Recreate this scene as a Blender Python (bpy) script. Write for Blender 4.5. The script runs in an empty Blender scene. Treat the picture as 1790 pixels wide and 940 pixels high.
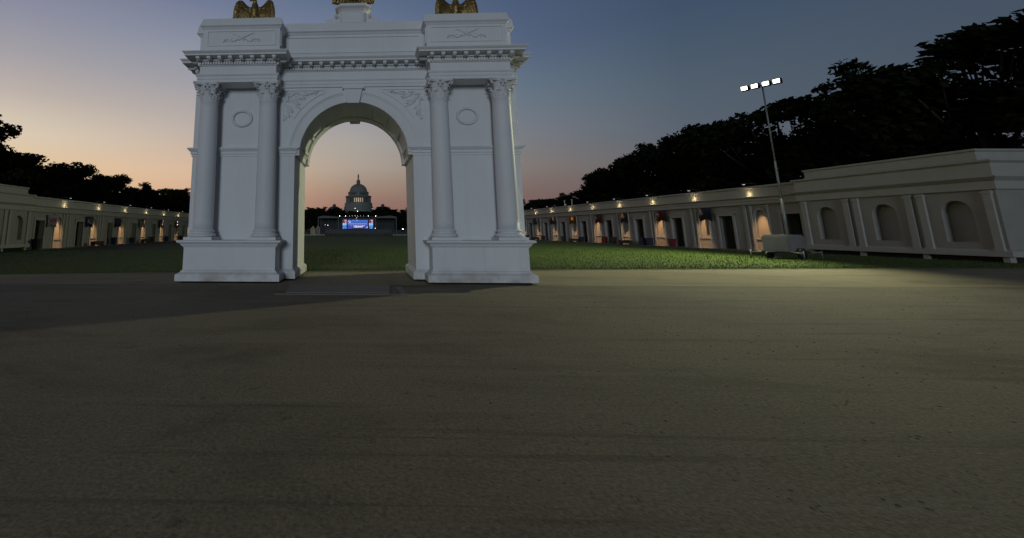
import bpy, bmesh, math, random
from mathutils import Vector, Matrix, noise
R = math.radians
PI = math.pi
scn = bpy.context.scene
col = scn.collection
rnd = random.Random(7)

# ------------------------------------------------------------------ camera
cam_d = bpy.data.cameras.new('camera')
cam = bpy.data.objects.new('camera', cam_d); col.objects.link(cam)
cam_d.sensor_width = 36.0
cam_d.lens = 795.0/1790.0*36.0
cam_d.shift_x = (895-600)/1790.0
cam_d.shift_y = -(470-260)/1790.0
cam_d.clip_start = 0.1; cam_d.clip_end = 6000
cam.location = (0, 0, 1.6)
cam.rotation_euler = (R(90+10.13), 0, R(1.8))
scn.camera = cam

# ------------------------------------------------------------------ world
def lin(c):
    return tuple(((v/255)/12.92 if v/255 <= .04045 else ((v/255+.055)/1.055)**2.4) for v in c)
W = bpy.data.worlds.new('World'); scn.world = W; W.use_nodes = True
nt = W.node_tree; nt.nodes.clear()
N = lambda t: nt.nodes.new(t)
L = lambda a, b: nt.links.new(a, b)
def mth(op, a, b=None, c=None):
    n = N('ShaderNodeMath'); n.operation = op
    for k, v in enumerate((a, b, c)):
        if v is None: continue
        if isinstance(v, (int, float)): n.inputs[k].default_value = v
        else: L(v, n.inputs[k])
    return n.outputs[0]
geo = N('ShaderNodeTexCoord'); sep = N('ShaderNodeSeparateXYZ'); L(geo.outputs['Generated'], sep.inputs[0])
az = mth('ARCTAN2', sep.outputs[0], sep.outputs[1])
el = mth('ARCSINE', sep.outputs[2])
elf = mth('MULTIPLY_ADD', el, 1/PI, .5)          # -90..90 -> 0..1
TW = (34, 40, 52)
sky_cols = [   # azimuth in degrees, then (elevation, sRGB)
 (-180, [(0,26,28,34),(10,28,31,38),(30,32,36,46),(90,36,41,54)]),
 (-75, [(0,150,118,90),(10,150,130,108),(16,130,120,112),(25,104,104,116),(45,60,66,84),(90,36,41,54)]),
 (-39.5, [(2,224,184,140),(6,226,194,150),(9.8,218,201,178),(11.5,208,194,175),(14.3,186,174,167),(18.3,160,156,162),(22.6,138,140,158),(40,70,80,102),(90,36,41,54)]),
 (-21, [(2,206,163,132),(4.8,214,175,145),(6.9,216,184,156),(11.6,190,176,165),(17,161,158,163),(21.7,139,144,159),(26.8,113,122,148),(50,60,70,92),(90,36,41,54)]),
 (0, [(1,140,104,98),(3.3,148,114,105),(5.1,158,134,118),(8,170,157,145),(10.8,165,160,153),(13.4,157,153,157),(20,126,133,150),(28.2,92,109,136),(50,52,62,84),(90,36,41,54)]),
 (20.6, [(2,118,92,92),(4.4,121,101,97),(7.4,126,118,114),(11.4,116,121,129),(16.7,98,114,130),(21.2,85,99,125),(26.2,75,92,120),(50,44,54,74),(90,36,41,54)]),
 (36, [(3,96,88,94),(6.4,100,98,104),(9.8,88,98,110),(14.3,80,94,108),(18.3,72,88,106),(22.6,63,80,103),(45,50,62,84),(90,36,41,54)]),
 (75, [(0,66,66,76),(8,62,70,84),(20,56,68,88),(45,44,54,74),(90,36,41,54)]),
 (180, [(0,26,28,34),(10,28,31,38),(30,32,36,46),(90,36,41,54)]),
]
prev = None
for i, (a, pts) in enumerate(sky_cols):
    rp = N('ShaderNodeValToRGB'); cr = rp.color_ramp; cr.interpolation = 'LINEAR'
    pp = [(.5+e/180, lin(c)) for e, *c in pts]
    while len(cr.elements) > 1: cr.elements.remove(cr.elements[0])
    cr.elements[0].position = pp[0][0]; cr.elements[0].color = (*pp[0][1], 1)
    for p, c in pp[1:]:
        e = cr.elements.new(p); e.color = (*c, 1)
    L(elf, rp.inputs[0])
    if prev is None: prev = rp.outputs[0]
    else:
        mr = N('ShaderNodeMapRange'); mr.interpolation_type = 'LINEAR'
        mr.inputs['From Min'].default_value = R(sky_cols[i-1][0]); mr.inputs['From Max'].default_value = R(a)
        L(az, mr.inputs['Value'])
        mx = N('ShaderNodeMix'); mx.data_type = 'RGBA'
        L(mr.outputs[0], mx.inputs[0]); L(prev, mx.inputs[6]); L(rp.outputs[0], mx.inputs[7])
        prev = mx.outputs[2]
# a trace of the physical twilight sky on top of the measured gradient
nish = N('ShaderNodeTexSky'); nish.sky_type = 'NISHITA'; nish.sun_disc = False
nish.sun_elevation = R(-3); nish.sun_rotation = R(-60)
bg1 = N('ShaderNodeBackground'); L(prev, bg1.inputs[0]); bg1.inputs[1].default_value = 1.0
bg2 = N('ShaderNodeBackground'); L(nish.outputs[0], bg2.inputs[0]); bg2.inputs[1].default_value = 0.05
ad = N('ShaderNodeAddShader'); L(bg1.outputs[0], ad.inputs[0]); L(bg2.outputs[0], ad.inputs[1])
wo = N('ShaderNodeOutputWorld'); L(ad.outputs[0], wo.inputs[0])

# ------------------------------------------------------------------ lights
sd = bpy.data.lights.new('front_light', 'SUN'); sd.energy = 0.66; sd.angle = R(12); sd.color = (.79, .90, 1.0)
front_light = bpy.data.objects.new('front_light', sd); col.objects.link(front_light)
sdir = Vector((.14, .94, -.15))                  # travel direction of the soft front light standing in for floodlights behind the camera
front_light.rotation_euler = sdir.to_track_quat('-Z', 'Y').to_euler()
FLOOD = Vector((23.4, 26.6, 10.2))
fd = bpy.data.lights.new('floodlight', 'SPOT'); fd.energy = 11000; fd.color = (1.0, 1.0, .62)
fd.spot_size = R(166); fd.spot_blend = .4; fd.shadow_soft_size = .35
flo = bpy.data.objects.new('floodlight', fd); col.objects.link(flo); flo.location = FLOOD
flo.rotation_euler = (Vector((0, 33, 3.0))-FLOOD).to_track_quat('-Z', 'Y').to_euler()

vs = scn.view_settings
vs.view_transform = 'Standard'; vs.look = 'None'; vs.exposure = 0; vs.gamma = 1
scn.render.engine = 'CYCLES'
try:
    scn.cycles.use_denoising = True
    scn.cycles.max_bounces = 5; scn.cycles.diffuse_bounces = 3
    scn.cycles.sample_clamp_indirect = 3
except Exception: pass

# ------------------------------------------------------------------ materials
def mat(name, c, rough=.7, metal=0, var=0, scale=3, bump=0, bscale=40, c2=None, stretch=None, emis=None, estr=0, detail=6, spec=.4):
    m = bpy.data.materials.new(name); m.use_nodes = True
    t = m.node_tree; b = t.nodes['Principled BSDF']
    b.inputs['Roughness'].default_value = rough; b.inputs['Metallic'].default_value = metal
    b.inputs['Base Color'].default_value = (*c, 1)
    b.inputs['Specular IOR Level'].default_value = spec
    if emis:
        b.inputs['Emission Color'].default_value = (*emis, 1); b.inputs['Emission Strength'].default_value = estr
    tc = t.nodes.new('ShaderNodeTexCoord')
    src = tc.outputs['Object']
    if stretch:
        mp = t.nodes.new('ShaderNodeMapping'); mp.inputs['Scale'].default_value = stretch
        t.links.new(src, mp.inputs[0]); src = mp.outputs[0]
    if var or c2:
        n = t.nodes.new('ShaderNodeTexNoise'); n.inputs['Scale'].default_value = scale; n.inputs['Detail'].default_value = detail
        n.inputs['Roughness'].default_value = .62
        t.links.new(src, n.inputs['Vector'])
        r = t.nodes.new('ShaderNodeValToRGB'); r.color_ramp.elements[0].position = .32; r.color_ramp.elements[1].position = .68
        cc = c2 if c2 else tuple(x*(1+var) for x in c)
        r.color_ramp.elements[0].color = (*(x*(1-var) for x in c), 1); r.color_ramp.elements[1].color = (*cc, 1)
        t.links.new(n.outputs[0], r.inputs[0]); t.links.new(r.outputs[0], b.inputs['Base Color'])
    if bump:
        n2 = t.nodes.new('ShaderNodeTexNoise'); n2.inputs['Scale'].default_value = bscale; n2.inputs['Detail'].default_value = 5
        t.links.new(tc.outputs['Object'], n2.inputs['Vector'])
        bp = t.nodes.new('ShaderNodeBump'); bp.inputs['Strength'].default_value = bump; bp.inputs['Distance'].default_value = .05
        t.links.new(n2.outputs[0], bp.inputs['Height']); t.links.new(bp.outputs[0], b.inputs['Normal'])
    return m
M = {}
M['white'] = mat('white_scenic_paint', (.70,.72,.74), .62, var=.035, scale=1.3, bump=.06, bscale=9, stretch=(1,1,.35))
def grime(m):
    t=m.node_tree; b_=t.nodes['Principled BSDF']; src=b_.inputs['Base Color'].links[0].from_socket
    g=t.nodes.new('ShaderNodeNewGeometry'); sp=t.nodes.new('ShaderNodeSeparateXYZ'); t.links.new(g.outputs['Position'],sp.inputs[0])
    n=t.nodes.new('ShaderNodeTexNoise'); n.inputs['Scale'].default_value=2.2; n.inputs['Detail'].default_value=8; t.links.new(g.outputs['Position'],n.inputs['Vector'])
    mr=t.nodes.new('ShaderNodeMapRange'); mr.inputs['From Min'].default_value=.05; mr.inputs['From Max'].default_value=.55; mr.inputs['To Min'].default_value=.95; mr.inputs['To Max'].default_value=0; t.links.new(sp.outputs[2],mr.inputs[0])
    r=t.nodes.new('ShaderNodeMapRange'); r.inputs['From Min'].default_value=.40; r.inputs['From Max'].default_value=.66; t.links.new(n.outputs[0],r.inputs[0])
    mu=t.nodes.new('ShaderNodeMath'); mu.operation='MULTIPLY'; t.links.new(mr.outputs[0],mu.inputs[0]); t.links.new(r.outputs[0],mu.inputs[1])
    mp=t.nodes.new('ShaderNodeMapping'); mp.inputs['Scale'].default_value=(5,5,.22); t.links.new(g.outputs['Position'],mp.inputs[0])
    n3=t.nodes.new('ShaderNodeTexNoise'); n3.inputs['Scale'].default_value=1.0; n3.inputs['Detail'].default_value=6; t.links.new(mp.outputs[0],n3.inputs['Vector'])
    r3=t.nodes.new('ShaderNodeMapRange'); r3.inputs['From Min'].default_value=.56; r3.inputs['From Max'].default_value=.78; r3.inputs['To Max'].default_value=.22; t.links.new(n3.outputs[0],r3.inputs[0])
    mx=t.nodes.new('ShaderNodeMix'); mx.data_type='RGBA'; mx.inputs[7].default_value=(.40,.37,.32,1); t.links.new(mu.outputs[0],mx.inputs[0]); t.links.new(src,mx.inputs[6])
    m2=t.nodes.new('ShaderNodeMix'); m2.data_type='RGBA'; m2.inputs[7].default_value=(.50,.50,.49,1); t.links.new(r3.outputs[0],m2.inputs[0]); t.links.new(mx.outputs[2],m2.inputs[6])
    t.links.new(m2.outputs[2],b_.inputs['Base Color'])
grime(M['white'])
M['white2'] = mat('white_carved_paint', (.69,.71,.73), .65, var=.05, scale=9, bump=.1, bscale=30)
M['wallp'] = mat('arcade_paint', (.265,.265,.24), .75, var=.06, scale=1.2, bump=.05, bscale=6)
M['trim'] = mat('arcade_trim_paint', (.32,.325,.295), .7, var=.05, scale=2)
M['inner'] = mat('inner_panel', (.20,.20,.17), .85, var=.12, scale=1)
M['dark'] = mat('dark_base', (.012,.012,.013), .9)
M['gold'] = mat('gilded_bronze', (.26,.18,.07), .36, .72, var=.45, scale=7, bump=.3, bscale=25)
M['black'] = mat('black_plastic', (.012,.013,.016), .55, var=.3, scale=5)
M['red'] = mat('red_plastic', (.13,.010,.010), .5, var=.15, scale=5)
M['blue'] = mat('blue_plastic', (.008,.014,.055), .5, var=.15, scale=5)
M['wood'] = mat('dark_wood', (.045,.026,.018), .7, var=.3, scale=6, stretch=(1,6,6))
M['trunk'] = mat('bark', (.035,.028,.022), .9, var=.3, scale=5, bump=.4, bscale=12)
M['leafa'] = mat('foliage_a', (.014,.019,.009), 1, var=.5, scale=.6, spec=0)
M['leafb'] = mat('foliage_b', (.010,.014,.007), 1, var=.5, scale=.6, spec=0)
M['steel'] = mat('grey_steel', (.18,.19,.2), .5, .4, var=.15, scale=4)
M['lens'] = mat('lamp_lens', (.9,.8,.6), .4, emis=(1,.78,.42), estr=3)
M['lensw'] = mat('white_lamp_lens', (.9,.9,.9), .4, emis=(1,.97,.9), estr=.55)
M['lensf'] = mat('floodlight_lens', (.9,.9,.9), .4, emis=(1,.97,.80), estr=6)
M['star'] = mat('stage_lamp_lens', (.9,.9,.9), .4, emis=(1,.95,.85), estr=6)
M['dome'] = mat('dome_paint', (.16,.18,.17), .7, var=.08, scale=.1)
M['domedark'] = mat('statue_bronze', (.05,.05,.05), .6)
M['stone'] = mat('capitol_stone', (.055,.06,.07), .8, var=.1, scale=.05)
M['litwin'] = mat('lit_window', (.9,.7,.4), .5, emis=(1,.74,.50), estr=.20)
M['winglass'] = mat('dark_window', (.03,.035,.04), .2)
M['stagegrey'] = mat('stage_fabric', (.035,.04,.045), .8, var=.2, scale=.6)
M['stageroof'] = mat('stage_roof_fabric', (.07,.085,.095), .7, var=.1, scale=.4)
M['tent'] = mat('tent_fabric', (.16,.15,.12), .8, emis=(1,.85,.6), estr=.03)  # weak emission in the cloth gives the tents their lit look
M['barrier'] = mat('barrier_paint', (.2,.2,.2), .7, var=.2, scale=.5)
M['plate'] = mat('worn_board', (.17,.155,.13), .75, var=.12, scale=3, bump=.15, bscale=30)

# ------------------------------------------------------------------ mesh builder
class MB:
    def __init__(s): s.v=[]; s.f=[]; s.sm=[]; s.mi=[]; s.cur=0
    def add(s, vs_, fs, smooth=False):
        o=len(s.v); s.v+= [tuple(p) for p in vs_]
        for f in fs: s.f.append(tuple(o+i for i in f)); s.sm.append(smooth); s.mi.append(s.cur)
    def box(s, x0,x1,y0,y1,z0,z1, taper=None):
        a,b = (x0,x1) if x0<x1 else (x1,x0); c,d=(y0,y1) if y0<y1 else (y1,y0)
        P=[(a,c,z0),(b,c,z0),(b,d,z0),(a,d,z0),(a,c,z1),(b,c,z1),(b,d,z1),(a,d,z1)]
        if taper:
            cx,cy=(a+b)/2,(c+d)/2
            for i in range(4): P[i]=(cx+(P[i][0]-cx)*taper, cy+(P[i][1]-cy)*taper, z0)
        s.add(P,[(0,3,2,1),(4,5,6,7),(0,1,5,4),(1,2,6,5),(2,3,7,6),(3,0,4,7)])
    def prism(s, loop, y0, y1, axis='y'):
        n=len(loop)
        if axis=='y': A=[(x,y0,z) for x,z in loop]; B=[(x,y1,z) for x,z in loop]
        else: A=[(x,z,y0) for x,z in loop]; B=[(x,z,y1) for x,z in loop]
        s.add(A+B, [tuple(range(n)), tuple(range(2*n-1,n-1,-1))]+[(i,i+n,(i+1)%n+n,(i+1)%n) for i in range(n)])
    def sweep(s, path, prof, closed=True, cap=True):
        n=len(path); V=[]
        for i,p in enumerate(path):
            a=path[(i-1)%n]; b=path[(i+1)%n]
            def nrm(u,w):
                dx,dy=w[0]-u[0],w[1]-u[1]; l=math.hypot(dx,dy) or 1; return (dy/l,-dx/l)
            if not closed and i==0: m=nrm(p,b); k=1
            elif not closed and i==n-1: m=nrm(a,p); k=1
            else:
                n1=nrm(a,p); n2=nrm(p,b); m=(n1[0]+n2[0],n1[1]+n2[1]); l=math.hypot(*m) or 1
                m=(m[0]/l,m[1]/l); k=1/max(.3,m[0]*n1[0]+m[1]*n1[1])
            for o,z in prof: V.append((p[0]+m[0]*o*k, p[1]+m[1]*o*k, z))
        q=len(prof); F=[]
        for i in range(n if closed else n-1):
            j=(i+1)%n
            for t in range(q-1): F.append((i*q+t,j*q+t,j*q+t+1,i*q+t+1))
        if not closed: F+= [tuple(range(q-1,-1,-1)), tuple((n-1)*q+t for t in range(q))]
        s.add(V,F)
        if cap and closed: # lids top and bottom
            s.add([V[i*q+q-1] for i in range(n)],[tuple(range(n))]); s.add([V[i*q] for i in range(n)],[tuple(range(n-1,-1,-1))])
    def lathe(s, prof, cx=0, cy=0, n=32, smooth=True, a0=0, a1=2*PI, ry=1.0):
        full = abs(a1-a0-2*PI)<1e-6; m=n if full else n+1; V=[]
        for r,z in prof:
            for k in range(m):
                a=a0+(a1-a0)*k/n; V.append((cx+r*math.cos(a), cy+r*ry*math.sin(a), z))
        F=[]
        for i in range(len(prof)-1):
            for k in range(n):
                k2=(k+1)%m if full else k+1
                F.append((i*m+k,i*m+k2,(i+1)*m+k2,(i+1)*m+k))
        s.add(V,F,smooth)
        if full:
            if prof[0][0]>1e-4: s.add([V[k] for k in range(m)],[tuple(range(m-1,-1,-1))])
            if prof[-1][0]>1e-4: s.add([V[(len(prof)-1)*m+k] for k in range(m)],[tuple(range(m))])
    def tube(s, pts, rad, n=8, smooth=True):
        V=[]; P=[Vector(p) for p in pts]
        for i,p in enumerate(P):
            d=(P[min(i+1,len(P)-1)]-P[max(i-1,0)]).normalized()
            u=d.orthogonal().normalized() if i==0 else (u-d*u.dot(d)).normalized()
            w=d.cross(u); r=rad[i] if isinstance(rad,(list,tuple)) else rad
            for k in range(n):
                a=2*PI*k/n; V.append(p+u*math.cos(a)*r+w*math.sin(a)*r)
        F=[(i*n+k,i*n+(k+1)%n,(i+1)*n+(k+1)%n,(i+1)*n+k) for i in range(len(P)-1) for k in range(n)]
        F+= [tuple(range(n-1,-1,-1)), tuple((len(P)-1)*n+k for k in range(n))]
        s.add(V,F,smooth)
    def ell(s, c, r, n=10, rot=None, smooth=True):
        V=[];F=[]
        for i in range(n//2+1):
            t=PI*i/(n//2)
            for k in range(n):
                a=2*PI*k/n; v=Vector((r[0]*math.sin(t)*math.cos(a), r[1]*math.sin(t)*math.sin(a), r[2]*math.cos(t)))
                if rot: v=rot@v
                V.append(v+Vector(c))
        for i in range(n//2):
            for k in range(n): F.append((i*n+k,i*n+(k+1)%n,(i+1)*n+(k+1)%n,(i+1)*n+k))
        s.add(V,F,smooth)
    def build(s, name, m, parent=None, loc=(0,0,0), merge=False):
        me=bpy.data.meshes.new(name); me.from_pydata(s.v,[],s.f)
        for mm in (m if isinstance(m,(list,tuple)) else [m]): me.materials.append(mm)
        for p,a,b in zip(me.polygons,s.sm,s.mi): p.use_smooth=a; p.material_index=b
        bm=bmesh.new(); bm.from_mesh(me)
        if merge: bmesh.ops.remove_doubles(bm,verts=bm.verts,dist=1e-4)
        bmesh.ops.recalc_face_normals(bm,faces=bm.faces); bm.to_mesh(me); bm.free()
        o=bpy.data.objects.new(name,me); col.objects.link(o); o.location=loc
        if parent: o.parent=parent
        return o
def tag(o,label=None,cat=None,group=None,kind=None):
    if label: o['label']=label
    if cat: o['category']=cat
    if group: o['group']=group
    if kind: o['kind']=kind
    return o
def empty(name,loc=(0,0,0),rz=0,scale=1,parent=None):
    o=bpy.data.objects.new(name,None); col.objects.link(o); o.location=loc; o.rotation_euler=(0,0,rz); o.scale=(scale,)*3
    o.empty_display_size=.3
    if parent: o.parent=parent
    return o
def dup(o,parent=None):
    c=o.copy(); col.objects.link(c)
    if parent: c.parent=parent
    for ch in list(o.children): dup(ch,c)
    return c
def arc(cx,cz,r,a0,a1,n): return [(cx+r*math.cos(R(a0+(a1-a0)*k/n)), cz+r*math.sin(R(a0+(a1-a0)*k/n))) for k in range(n+1)]
def text_part(txt,size,name,m,parent,loc,rot,depth=.004,sx=1):
    cu=bpy.data.curves.new(name,'FONT'); cu.body=txt; cu.size=size; cu.extrude=depth; cu.align_x='CENTER'; cu.align_y='CENTER'
    t=bpy.data.objects.new(name,cu); col.objects.link(t)
    me=bpy.data.meshes.new_from_object(t.evaluated_get(bpy.context.evaluated_depsgraph_get()))
    bpy.data.objects.remove(t)
    me.materials.clear(); me.materials.append(m)
    o=bpy.data.objects.new(name,me); col.objects.link(o); o.parent=parent; o.location=loc; o.rotation_euler=rot; o.scale=(sx,1,1)
    return o

# ------------------------------------------------------------------ ground
def ground_mat(name, c1, c2, c3, s1, s2, bump, bs, patch=None, rough=.9):
    m=bpy.data.materials.new(name); m.use_nodes=True; t=m.node_tree; b=t.nodes['Principled BSDF']
    b.inputs['Roughness'].default_value=rough; b.inputs['Specular IOR Level'].default_value=.2
    tc=t.nodes.new('ShaderNodeTexCoord')
    def nz(sc,det=6):
        n=t.nodes.new('ShaderNodeTexNoise'); n.inputs['Scale'].default_value=sc; n.inputs['Detail'].default_value=det
        n.inputs['Roughness'].default_value=.65; t.links.new(tc.outputs['Object'],n.inputs['Vector']); return n.outputs[0]
    def ramp(src,a,b_,p0=.35,p1=.65):
        r=t.nodes.new('ShaderNodeValToRGB'); r.color_ramp.elements[0].position=p0; r.color_ramp.elements[1].position=p1
        r.color_ramp.elements[0].color=(*a,1); r.color_ramp.elements[1].color=(*b_,1); t.links.new(src,r.inputs[0]); return r.outputs[0]
    def mix(f,a,b_):
        x=t.nodes.new('ShaderNodeMix'); x.data_type='RGBA'; x.inputs[0].default_value=f if isinstance(f,float) else 0
        if not isinstance(f,float): t.links.new(f,x.inputs[0])
        t.links.new(a,x.inputs[6])
        if isinstance(b_,tuple): x.inputs[7].default_value=(*b_,1)
        else: t.links.new(b_,x.inputs[7])
        return x.outputs[2]
    base=ramp(nz(s1),c1,c2); fine=ramp(nz(s2,8),tuple(v*.45 for v in c1),tuple(v*1.6 for v in c3),.3,.7)
    out=mix(.5,base,fine)
    if patch:
        for (px,py,rx,ry,pc,amt) in patch:
            mp=t.nodes.new('ShaderNodeMapping'); mp.vector_type='POINT'
            mp.inputs['Location'].default_value=(-px/rx,-py/ry,0); mp.inputs['Scale'].default_value=(1/rx,1/ry,0)
            t.links.new(tc.outputs['Object'],mp.inputs[0])
            ln=t.nodes.new('ShaderNodeVectorMath'); ln.operation='LENGTH'; t.links.new(mp.outputs[0],ln.inputs[0])
            ns=nz(1.7,5); a=t.nodes.new('ShaderNodeMath'); a.operation='ADD'; t.links.new(ln.outputs['Value'],a.inputs[0]); t.links.new(ns,a.inputs[1])
            mr=t.nodes.new('ShaderNodeMapRange'); mr.inputs['From Min'].default_value=.9; mr.inputs['From Max'].default_value=1.7
            mr.inputs['To Min'].default_value=amt; mr.inputs['To Max'].default_value=0; t.links.new(a.outputs[0],mr.inputs[0])
            out=mix(mr.outputs[0],out,pc)
    t.links.new(out,b.inputs['Base Color'])
    bp=t.nodes.new('ShaderNodeBump'); bp.inputs['Strength'].default_value=bump; bp.inputs['Distance'].default_value=.04
    t.links.new(nz(bs,6),bp.inputs['Height']); t.links.new(bp.outputs[0],b.inputs['Normal'])
    return m
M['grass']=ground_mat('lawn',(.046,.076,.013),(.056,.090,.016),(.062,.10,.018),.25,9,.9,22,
    patch=[(-.2,20.6,1.6,1.2,(.105,.085,.04),.75),(-1.6,24.5,1.2,1.5,(.07,.075,.03),.4),(6.5,24,2.5,1.5,(.06,.07,.025),.35),(-34,30,30,80,(.012,.018,.006),.95)])  # last patch paints the floodlight's falloff as a darker left lawn
M['path']=ground_mat('compacted_stone_path',(.21,.185,.12),(.25,.22,.145),(.26,.23,.15),.7,26,.45,60)
M['near']=ground_mat('gritty_near_path',(.135,.118,.082),(.20,.175,.125),(.22,.195,.145),.35,30,.6,38)
def weather(m,sc=.16):
    t=m.node_tree; b_=t.nodes['Principled BSDF']; src=b_.inputs['Base Color'].links[0].from_socket
    tc=t.nodes.new('ShaderNodeTexCoord')
    def layer(scale3,det,lo,hi,amt,colr,typ='noise',dist=0):
        nonlocal src
        mp=t.nodes.new('ShaderNodeMapping'); mp.inputs['Scale'].default_value=scale3; mp.inputs['Rotation'].default_value=(0,0,.12); t.links.new(tc.outputs['Object'],mp.inputs[0])
        n=t.nodes.new('ShaderNodeTexNoise'); n.inputs['Scale'].default_value=1; n.inputs['Detail'].default_value=det; n.inputs['Roughness'].default_value=.7; n.inputs['Distortion'].default_value=dist
        t.links.new(mp.outputs[0],n.inputs['Vector'])
        r=t.nodes.new('ShaderNodeMapRange'); r.inputs['From Min'].default_value=lo; r.inputs['From Max'].default_value=hi; r.inputs['To Max'].default_value=amt; t.links.new(n.outputs[0],r.inputs[0])
        mx=t.nodes.new('ShaderNodeMix'); mx.data_type='RGBA'; mx.inputs[7].default_value=(*colr,1); t.links.new(r.outputs[0],mx.inputs[0]); t.links.new(src,mx.inputs[6]); src=mx.outputs[2]
    layer((.22,.5,1),9,.50,.66,.55,(.075,.064,.048),dist=.6)      # damp scuffed areas
    layer((.10,2.2,1),8,.56,.70,.45,(.25,.225,.17),dist=.3)       # pale wheel-worn streaks
    layer((.12,3.4,1),7,.57,.68,.6,(.07,.06,.045),dist=.4)        # darker tracks
    layer((3.2,3.2,1),10,.60,.70,.7,(.05,.043,.033))              # small stains
    layer((14,14,1),4,.62,.72,.6,(.30,.27,.21))                   # loose pale grit
    t.links.new(src,b_.inputs['Base Color'])
weather(M['near']); weather(M['path'])
M['earth']=ground_mat('far_ground',(.02,.026,.013),(.028,.034,.018),(.03,.036,.02),.05,1,.2,3)
M['pave']=ground_mat('arcade_paving',(.16,.15,.13),(.2,.185,.16),(.2,.185,.16),.6,12,.2,30)
b=MB(); b.box(-3000,3000,-300,4500,-.5,0); tag(b.build('ground',M['earth']),'dark open ground reaching out to the horizon',kind='structure')
kerb=[(-60,8.3),(-26,14.0),(-12.9,16.5),(-6.84,17.6),(-2.0,18.2),(2.1,18.6),(7.2,19.1),(13.4,19.6),(29,20.6),(60,22)]
def ky(x):
    for (a,b_),(c,d) in zip(kerb,kerb[1:]):
        if a<=x<=c: return b_+(d-b_)*(x-a)/(c-a)
    return kerb[0][1]
b=MB(); xs=[-60+i*2 for i in range(61)]
V=[];F=[]
for x in xs: V+= [(x,13.9+.0*x,.004),(x,ky(x)+.1,.004)]
for i in range(60): F.append((2*i,2*i+2,2*i+3,2*i+1))
b.add(V,F); tag(b.build('path',M['path']),kind='structure')
b=MB(); b.add([(-60,-40,.004),(60,-40,.004),(60,13.86,.004),(-60,13.86,.004)],[(0,1,2,3)])
tag(b.build('near_path',M['near']),kind='structure')
b=MB(); b.box(-60,60,13.86,13.9,-.02,.001); tag(b.build('slab_joint',M['dark']),kind='structure')
# lawn: one sheet, edge slightly ragged, real blades of grass along the near zone
b=MB(); V=[];F=[]; xs=[-60+i*.25 for i in range(481)]
for x in xs:
    e=ky(x)+.12+.05*noise.noise(Vector((x*2.3,0,0)))
    V+= [(x,e,.0),(x,e+.02,.035),(x,e+6,.035),(x,155,.035)]
for i in range(480):
    for t in range(3): F.append((4*i+t,4*i+4+t,4*i+5+t,4*i+1+t))
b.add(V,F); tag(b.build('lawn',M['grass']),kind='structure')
b=MB(); V=[]; F=[]
for i in range(60):
    x=-60+2*i; 
    for (u) in (x,x+2): V+= [(u,ky(u)-.02,.02),(u,ky(u)+.1,.02)]
    k=4*i; F.append((k,k+2,k+3,k+1))
b.add(V,F); M['kerb']=mat('kerb_concrete',(.30,.28,.24),.85,var=.15,scale=3,bump=.2,bscale=30)
tag(b.build('kerb',M['kerb']),kind='structure')
# grass blades (nobody could count them)
M['blade']=mat('grass_blades',(.042,.066,.012),.7,var=.4,scale=1.5)
b=MB(); r2=random.Random(3); V=[];F=[]
for i in range(52000):
    t=r2.random()**1.9; x=-24+r2.random()*56; y=ky(x)+.14+t*20
    if abs((x+.2)/1.5)**2+((y-20.3)/1.1)**2<1 and r2.random()<.8: continue
    h=.035+.05*r2.random(); w=.006+.007*r2.random()+.0012*(y-18)/2; a=r2.random()*PI; lx=(r2.random()-.5)*.05; ly=(r2.random()-.5)*.05
    o=len(V); V+=[(x-w*math.cos(a),y-w*math.sin(a),.03),(x+w*math.cos(a),y+w*math.sin(a),.03),(x+lx,y+ly,.035+h)]; F.append((o,o+1,o+2))
b.add(V,F); me=bpy.data.meshes.new('grass'); me.from_pydata(V,[],F); me.materials.append(M['blade'])
g=bpy.data.objects.new('grass',me); col.objects.link(g); tag(g,'short mown grass blades on the lawn behind the arch','grass',kind='stuff')

# ------------------------------------------------------------------ triumphal arch
XA=-.12; YW=15.15
A=empty('triumphal_arch',(XA-.01,YW,0),R(-.9)); tag(A,'large white classical triumphal arch with paired columns and attic','arch')
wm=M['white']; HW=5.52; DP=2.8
b=MB()
def wall_loop(r):
    return [(-HW,.06),(-2.0,.06),(-2.0,4.1)]+arc(0,4.1,r,180,0,48)+[(2.0,4.1),(2.0,.06),(HW,.06),(HW,6.47),(-HW,6.47)]
b.prism(wall_loop(1.84),0,.55); b.prism(wall_loop(1.91),.55,2.25); b.prism(wall_loop(1.84),2.25,DP)
for k in range(9):      # ribs across the coffered soffit
    a=R(12+156*k/8); c,s_=math.cos(a),math.sin(a); t=(-s_*.06,c*.06)
    b.prism([(1.855*c-t[0],4.1+1.855*s_-t[1]),(1.855*c+t[0],4.1+1.855*s_+t[1]),(2.0*c+t[0],4.1+2.0*s_+t[1]),(2.0*c-t[0],4.1+2.0*s_-t[1])],.56,2.24)
b.build('wall',wm,A)
for sx in (-1,1):
    b=MB(); b.prism([(sx*2.08,-.0),(sx*2.4,0),(sx*2.4,-.9),(sx*5.3,-.9),(sx*5.3,0),(sx*5.45,0),(sx*5.45,2.7),(sx*2.08,2.7)],0,.065,axis='z'); b.build('support_block',M['dark'],A)
# plinth skirting at foot of the piers, imposts
prof_foot=[(0,.06),(.10,.06),(.10,.27),(.06,.31),(0,.36)]
prof_imp=[(0,4.07),(.03,4.075),(.03,4.14),(.06,4.16),(.06,4.24),(.09,4.26),(.15,4.33),(.15,4.37),(0,4.375)]
for sx in (-1,1):
    pth=[(2.0,0),(HW,0),(HW,DP),(2.0,DP)] if sx>0 else [(-HW,0),(-2.0,0),(-2.0,DP),(-HW,DP)]
    b=MB(); b.sweep(pth,prof_foot,cap=False); b.build('skirting',wm,A)
    b=MB(); b.sweep(pth,prof_imp,cap=False); b.build('impost',wm,A)
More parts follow.
